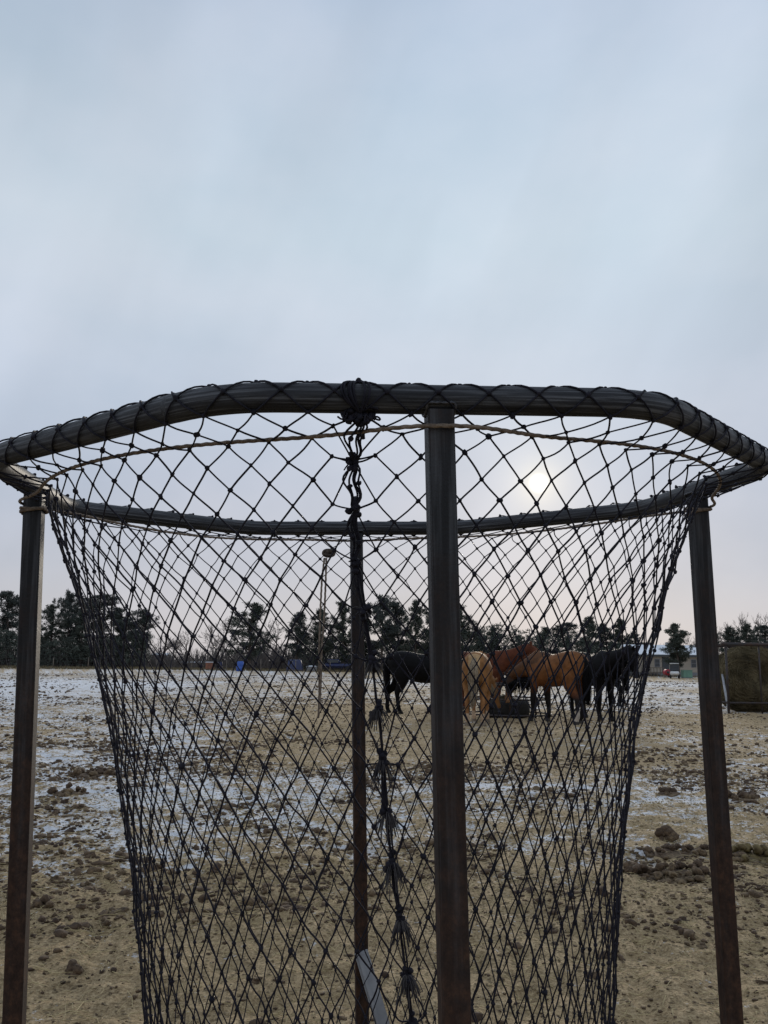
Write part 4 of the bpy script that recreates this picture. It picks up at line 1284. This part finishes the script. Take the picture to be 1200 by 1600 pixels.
o = mb.build("dead_grass", MT['haystalk'], smooth=False); o["kind"] = "stuff"; tag(o, "dry yellow grass along the far edge of the field", "grass")

# ------------------------------------------------------------------ far yard
def px2m(px, depth): return px / F * depth


hd_ = 104.0
hx0 = AT(985, 1040, hd_)[0]; hx1 = AT(1120, 1040, hd_)[0]; hw = hx1 - hx0
house = thing("mobile_home", "long low tan house with snow covered roof behind the lone pine", "house", ((hx0 + hx1) / 2, hd_ + 2.5, 0))
mb = MB(); mb.box((0, 0, 1.45), (hw, 5, 1.9)); mb.build("wall", MT['siding'], house, False)
mb = MB(); mb.box((0, 0, .25), (hw - .06, 4.94, .5)); mb.build("skirting", MT['skirt'], house, False)
mb = MB()
rx = hw / 2 + .25; V = np.array([(-rx, -2.85, 2.42), (rx, -2.85, 2.42), (rx, 0, 3.55), (-rx, 0, 3.55), (-rx, 2.85, 2.42), (rx, 2.85, 2.42), (-rx, -2.85, 2.56), (rx, -2.85, 2.56), (rx, 0, 3.70), (-rx, 0, 3.70), (-rx, 2.85, 2.56), (rx, 2.85, 2.56)])
mb.add(V, [np.array([[6, 7, 8, 9], [9, 8, 11, 10], [0, 3, 2, 1], [3, 4, 5, 2], [0, 1, 7, 6], [4, 10, 11, 5], [0, 6, 9, 3], [3, 9, 10, 4], [1, 2, 8, 7], [2, 5, 11, 8]])])
rf = mb.build("roof", MT['snowroof'], house, False)
mb = MB(); mb.box((0, -2.87, 2.40), (2 * rx, .06, .22)); mb.build("eave", MT['trim'], rf, False)
for wxp in (1027, 1053, 1084):
    wx_ = AT(wxp, 1040, hd_)[0] - (hx0 + hx1) / 2
    mb = MB(); mb.box((wx_, -2.51, 1.55), (.62, .06, .95)); wn = mb.build("window", MT['skirt'], house, False)
    mb = MB(); mb.box((wx_, -2.545, 1.76), (.50, .03, .38)); mb.box((wx_, -2.545, 1.33), (.50, .03, .38)); mb.build("pane", MT['glass'], wn, False)
mb = MB(); dx_ = AT(1040, 1040, hd_)[0] - (hx0 + hx1) / 2; mb.box((dx_, -2.52, 1.35), (.8, .05, 1.75)); mb.build("door", MT['trim'], house, False)
mb = MB(); dk0 = AT(1008, 1040, hd_ - 2)[0] - (hx0 + hx1) / 2
for q in range(7): mb.box((dk0 + q * .36, -4.2, .5), (.07, .07, 1.0))
mb.box((dk0 + 1.08, -4.2, 1.0), (2.3, .08, .08)); mb.box((dk0 + 1.08, -3.4, .42), (2.3, 1.6, .1)); mb.build("deck", MT['wood'], house, False)

b0 = AT(1028, 1040, 135)
hb = thing("brick_house", "reddish brick house top showing above the snowy roof, left of the lone pine", "house", (b0[0], 138, 0))
mb = MB(); mb.box((0, 0, 1.9), (5.5, 5, 3.8)); mb.build("wall", MT['brick'], hb, False)
mb = MB(); V = np.array([(-3, -2.8, 3.7), (3, -2.8, 3.7), (3, 2.8, 3.7), (-3, 2.8, 3.7), (-2.6, 0, 4.3), (2.6, 0, 4.3)]); mb.add(V, [np.array([[0, 1, 5, 4], [2, 3, 4, 5], [0, 3, 2, 1]]), np.array([[1, 2, 5], [3, 0, 4]])])
r_ = mb.build("roof", MT['brick'], hb, False)
mb = MB(); mb.box((1.9, -1.8, 4.3), (.5, .5, 1.0)); mb.build("chimney", MT['white'], r_, False)

# utility cart, red drum, green box
cx_ = AT(1054, 1050, 88)
cart = thing("utility_cart", "small white roofed utility cart parked in front of the tan house", "cart", (cx_[0], 88, 0), -0.31)
cart.scale = (0.85, 0.85, 0.85)
mb = MB(); mb.box((0, 0, 1.72), (1.05, 1.5, .09), bev=.03); mb.build("roof", MT['white'], cart)
mb = MB(); mb.box((0, -.75, .62), (1.0, .55, .42), bev=.06); mb.box((0, .35, .50), (1.05, 1.6, .28), bev=.05); mb.build("body", MT['white'], cart)
mb = MB(); mb.box((0, .2, .80), (.95, .5, .16), bev=.04); mb.box((0, .45, 1.08), (.95, .12, .45), bev=.04); mb.build("seat", MT['rubber'], cart)
mb = MB(); mb.box((0, -.60, 1.26), (.92, .03, .72)); mb.build("windscreen", MT['glass'], cart, False)
for xx in (-.49, .49):
    for yy in (-.62, .66): mb = MB(); mb.tube([(xx, yy, .78), (xx * .97, yy * .95, 1.70)], .025, 6); mb.build("roof_post", MT['trim'], cart)
for xx in (-.46, .46):
    for yy in (-.72, .8):
        mb = MB(); mb.lathe([(.05, -.09), (.24, -.09), (.27, -.05), (.27, .05), (.24, .09), (.05, .09)], (xx, yy, .27), 18, rot=Matrix.Rotation(PI / 2, 3, 'Y')); mb.build("wheel", MT['rubber'], cart)
c_ = AT(1042, 1052, 95)
rd = thing("red_drum", "red drum with dark end lying beside the white cart", "drum", (c_[0], 95, .55))
mb = MB(); mb.lathe([(.02, -.42), (.30, -.42), (.32, -.40), (.30, -.15), (.32, -.13), (.30, .13), (.32, .15), (.32, .40), (.02, .42)], (0, 0, 0), 24, rot=Matrix.Rotation(PI / 2, 3, 'X')); mb.build("shell", MT['red'], rd)
mb = MB(); mb.lathe([(.02, -.02), (.14, -.02), (.14, .02), (.02, .02)], (0, -.43, 0), 16, rot=Matrix.Rotation(PI / 2, 3, 'X')); mb.build("end_cap", MT['trim'], rd)
mb = MB(); mb.box((-.2, 0, -.42), (.08, .7, .26)); mb.box((.2, 0, -.42), (.08, .7, .26)); mb.build("cradle", MT['wood'], rd, False)
c_ = AT(1073, 1055, 92)
gb = thing("utility_box", "pale green metal utility box on the ground left of the right leg", "utility box", (c_[0], 92, 0))
mb = MB(); mb.box((0, 0, .42), (.92, .8, .72), bev=.02); mb.build("cabinet", MT['green'], gb, False)
mb = MB(); mb.box((0, 0, .80), (.98, .86, .07), bev=.02); mb.build("lid", MT['green'], gb, False)
mb = MB(); mb.box((0, 0, .03), (1.05, .95, .06)); mb.build("pad", MT['skirt'], gb, False)

# bins, tarps and vehicles along the far edge at left
def barrel(px, depth, r, h, mat, name, label, cat):
    c = AT(px, 1040, depth); mb = MB()
    o = thing(name, label, cat, (c[0], depth, 0))
    mb.lathe([(r * .9, 0), (r, .03), (r, h * .3), (r * 1.04, h * .33), (r, h * .36), (r, h * .64), (r * 1.04, h * .67), (r, h * .7), (r, h - .03), (r * .93, h)], sides=24); mb.build("shell", MT[mat], o)
    mb = MB(); mb.lathe([(.01, h), (r * .8, h), (r * .82, h + .03), (.01, h + .035)], sides=20); mb.build("lid", MT['trim'], o)
    return o


barrel(375, 100, .42, 1.12, 'blue', "barrel", "bright blue barrel at the far edge below the pointed pine", "barrel")
barrel(343, 112, .35, 1.0, 'navy', "barrel", "dark blue barrel just right of the rusty bin", "barrel")
barrel(985, 100, .5, 1.1, 'trim', "water_tank", "black round tank at the field edge behind the net's right rim", "tank")
c_ = AT(328, 1040, 108); bn = thing("metal_bin", "rusty orange metal bin at the far edge left of the blue barrel", "bin", (c_[0], 108, 0))
mb = MB(); mb.box((0, 0, .50), (.9, .9, .85), bev=.03); mb.build("body", MT['rust'], bn, False)
mb = MB(); mb.box((0, 0, .96), (1.0, 1.0, .07), bev=.02); mb.build("lid", MT['snowroof'], bn, False)
for sx_ in (-.35, .35):
    mb = MB(); mb.box((sx_, 0, .035), (.12, .8, .07)); mb.build("runner", MT['trim'], bn, False)


def tarp_stack(px, w, h, depth, label):
    c = AT(px, 1040, depth); mb = MB(); n = 17
    u, v = np.meshgrid(np.linspace(-1, 1, n), np.linspace(-1, 1, n))
    e = np.maximum(np.abs(u), np.abs(v)); z = h * (1 - sstep(.72, 1.0, e) * .97) + .06 * np.sin(u * 9 + v * 5) * (e < .8)
    V = np.stack([u * w / 2, v * 1.0, z], -1).reshape(-1, 3); i = np.arange(n - 1)[:, None]; j = np.arange(n - 1)[None]
    mb.add(V, [np.stack([i * n + j, i * n + j + 1, (i + 1) * n + j + 1, (i + 1) * n + j], -1).reshape(-1, 4)])
    o = mb.build("tarped_stack", MT['navy']); o.location = (c[0], depth, 0); tag(o, label, "tarp", "covered stacks at the field edge"); return o


tarp_stack(461, 2.0, 1.35, 110, "dark blue tarp over a stack left of the rope ends")
c_ = AT(526, 1040, 112)
pk = thing("pickup_truck", "dark blue pickup parked at the far edge just left of the far leg", "pickup", (c_[0], 112, 0))
mb = MB(); mb.box((0, 0, .72), (4.6, 1.8, .5), bev=.12); mb.box((-.5, 0, 1.2), (1.9, 1.6, .62), bev=.18); mb.build("body", MT['navy'], pk)
mb = MB(); mb.box((-.5, -.805, 1.26), (1.5, .02, .36)); mb.build("side_window", MT['glass'], pk, False)
for xx in (-1.45, 1.45):
    for yy in (-.82, .82):
        mb = MB(); mb.lathe([(.05, -.1), (.32, -.1), (.36, -.06), (.36, .06), (.32, .1), (.05, .1)], (xx, yy, .36), 18, rot=Matrix.Rotation(PI / 2, 3, 'X')); mb.build("wheel", MT['rubber'], pk)
c_ = AT(487, 1040, 108)
tb = thing("stock_tank", "low snow topped metal tank between the tarp and the rope ends", "tank", (c_[0], 108, 0))
mb = MB(); mb.lathe([(.62, 0), (.66, .05), (.66, .55), (.70, .58), (.70, .62), (.62, .62)], sides=28); mb.build("shell", MT['galv'], tb)
mb = MB(); mb.lathe([(.60, .56), (.61, .62), (.45, .68), (.01, .71)], sides=24); mb.build("snow_cap", MT['snowroof'], tb)


def shed(px, w, h, depth, label, mat, name="shed"):
    c = AT(px, 1040, depth); o = thing(name, label, "shed", (c[0], depth, 0))
    mb = MB(); mb.box((0, 0, h * .42), (w, 2.6, h * .84)); mb.build("wall", MT[mat], o, False)
    mb = MB(); a = h * .84; V = np.array([(-w / 2 - .1, -1.45, a), (w / 2 + .1, -1.45, a), (w / 2 + .1, 1.45, a), (-w / 2 - .1, 1.45, a), (-w / 2 - .1, 0, h), (w / 2 + .1, 0, h)])
    mb.add(V, [np.array([[0, 1, 5, 4], [2, 3, 4, 5], [0, 3, 2, 1]]), np.array([[1, 2, 5], [3, 0, 4]])]); mb.build("roof", MT['snowroof'], o, False)
    mb = MB(); mb.box((w * .2, -1.315, h * .36), (.9, .03, h * .66)); mb.build("door", MT['trim'], o, False)
    return o


MT['paleblue'] = simple("pale_blue_siding", (0.46, 0.52, 0.56), (0.38, 0.43, 0.47), 0.8, 0.7, sc=(.3, .3, 9))
shed(80, 3.6, 1.9, 126, "pale blue low shed under the pines right of the left leg", 'paleblue')
shed(252, 2.4, 2.2, 138, "small grey shed with snowy roof among bare trees", 'skirt')
shed(300, 3.0, 1.0, 128, "very low white roofed shelter left of the rusty bin", 'wood')

# fence along the far edge
fc = thing("wire_fence", "thin wire fence on wooden posts along the far field edge", "fence", (0, 0, 0))
xs = np.arange(-62, 63, 4.0); fy = lambda x: 103 + 0.0 * x
mb = MB()
for zz in (.5, .85, 1.2): mb.tube([(x, fy(x) - .06, zz + .02 * math.sin(x)) for x in xs], .007, 4)
mb.build("wire", MT['trim'], fc)
for x in xs:
    mb = MB(); hh = RNG.uniform(1.2, 1.4); mb.tube([(x, fy(x), -.05), (x + RNG.normal(0, .03), fy(x), hh)], [.055, .05], 7); mb.build("post", MT['wood'], fc)

# ------------------------------------------------------------------ enlarge the field to its real size round the camera's foot point
for o in list(COL.objects):
    if o.parent is None and o not in (feeder, cam, so):
        o.location = o.location * K
        o.scale = o.scale * K
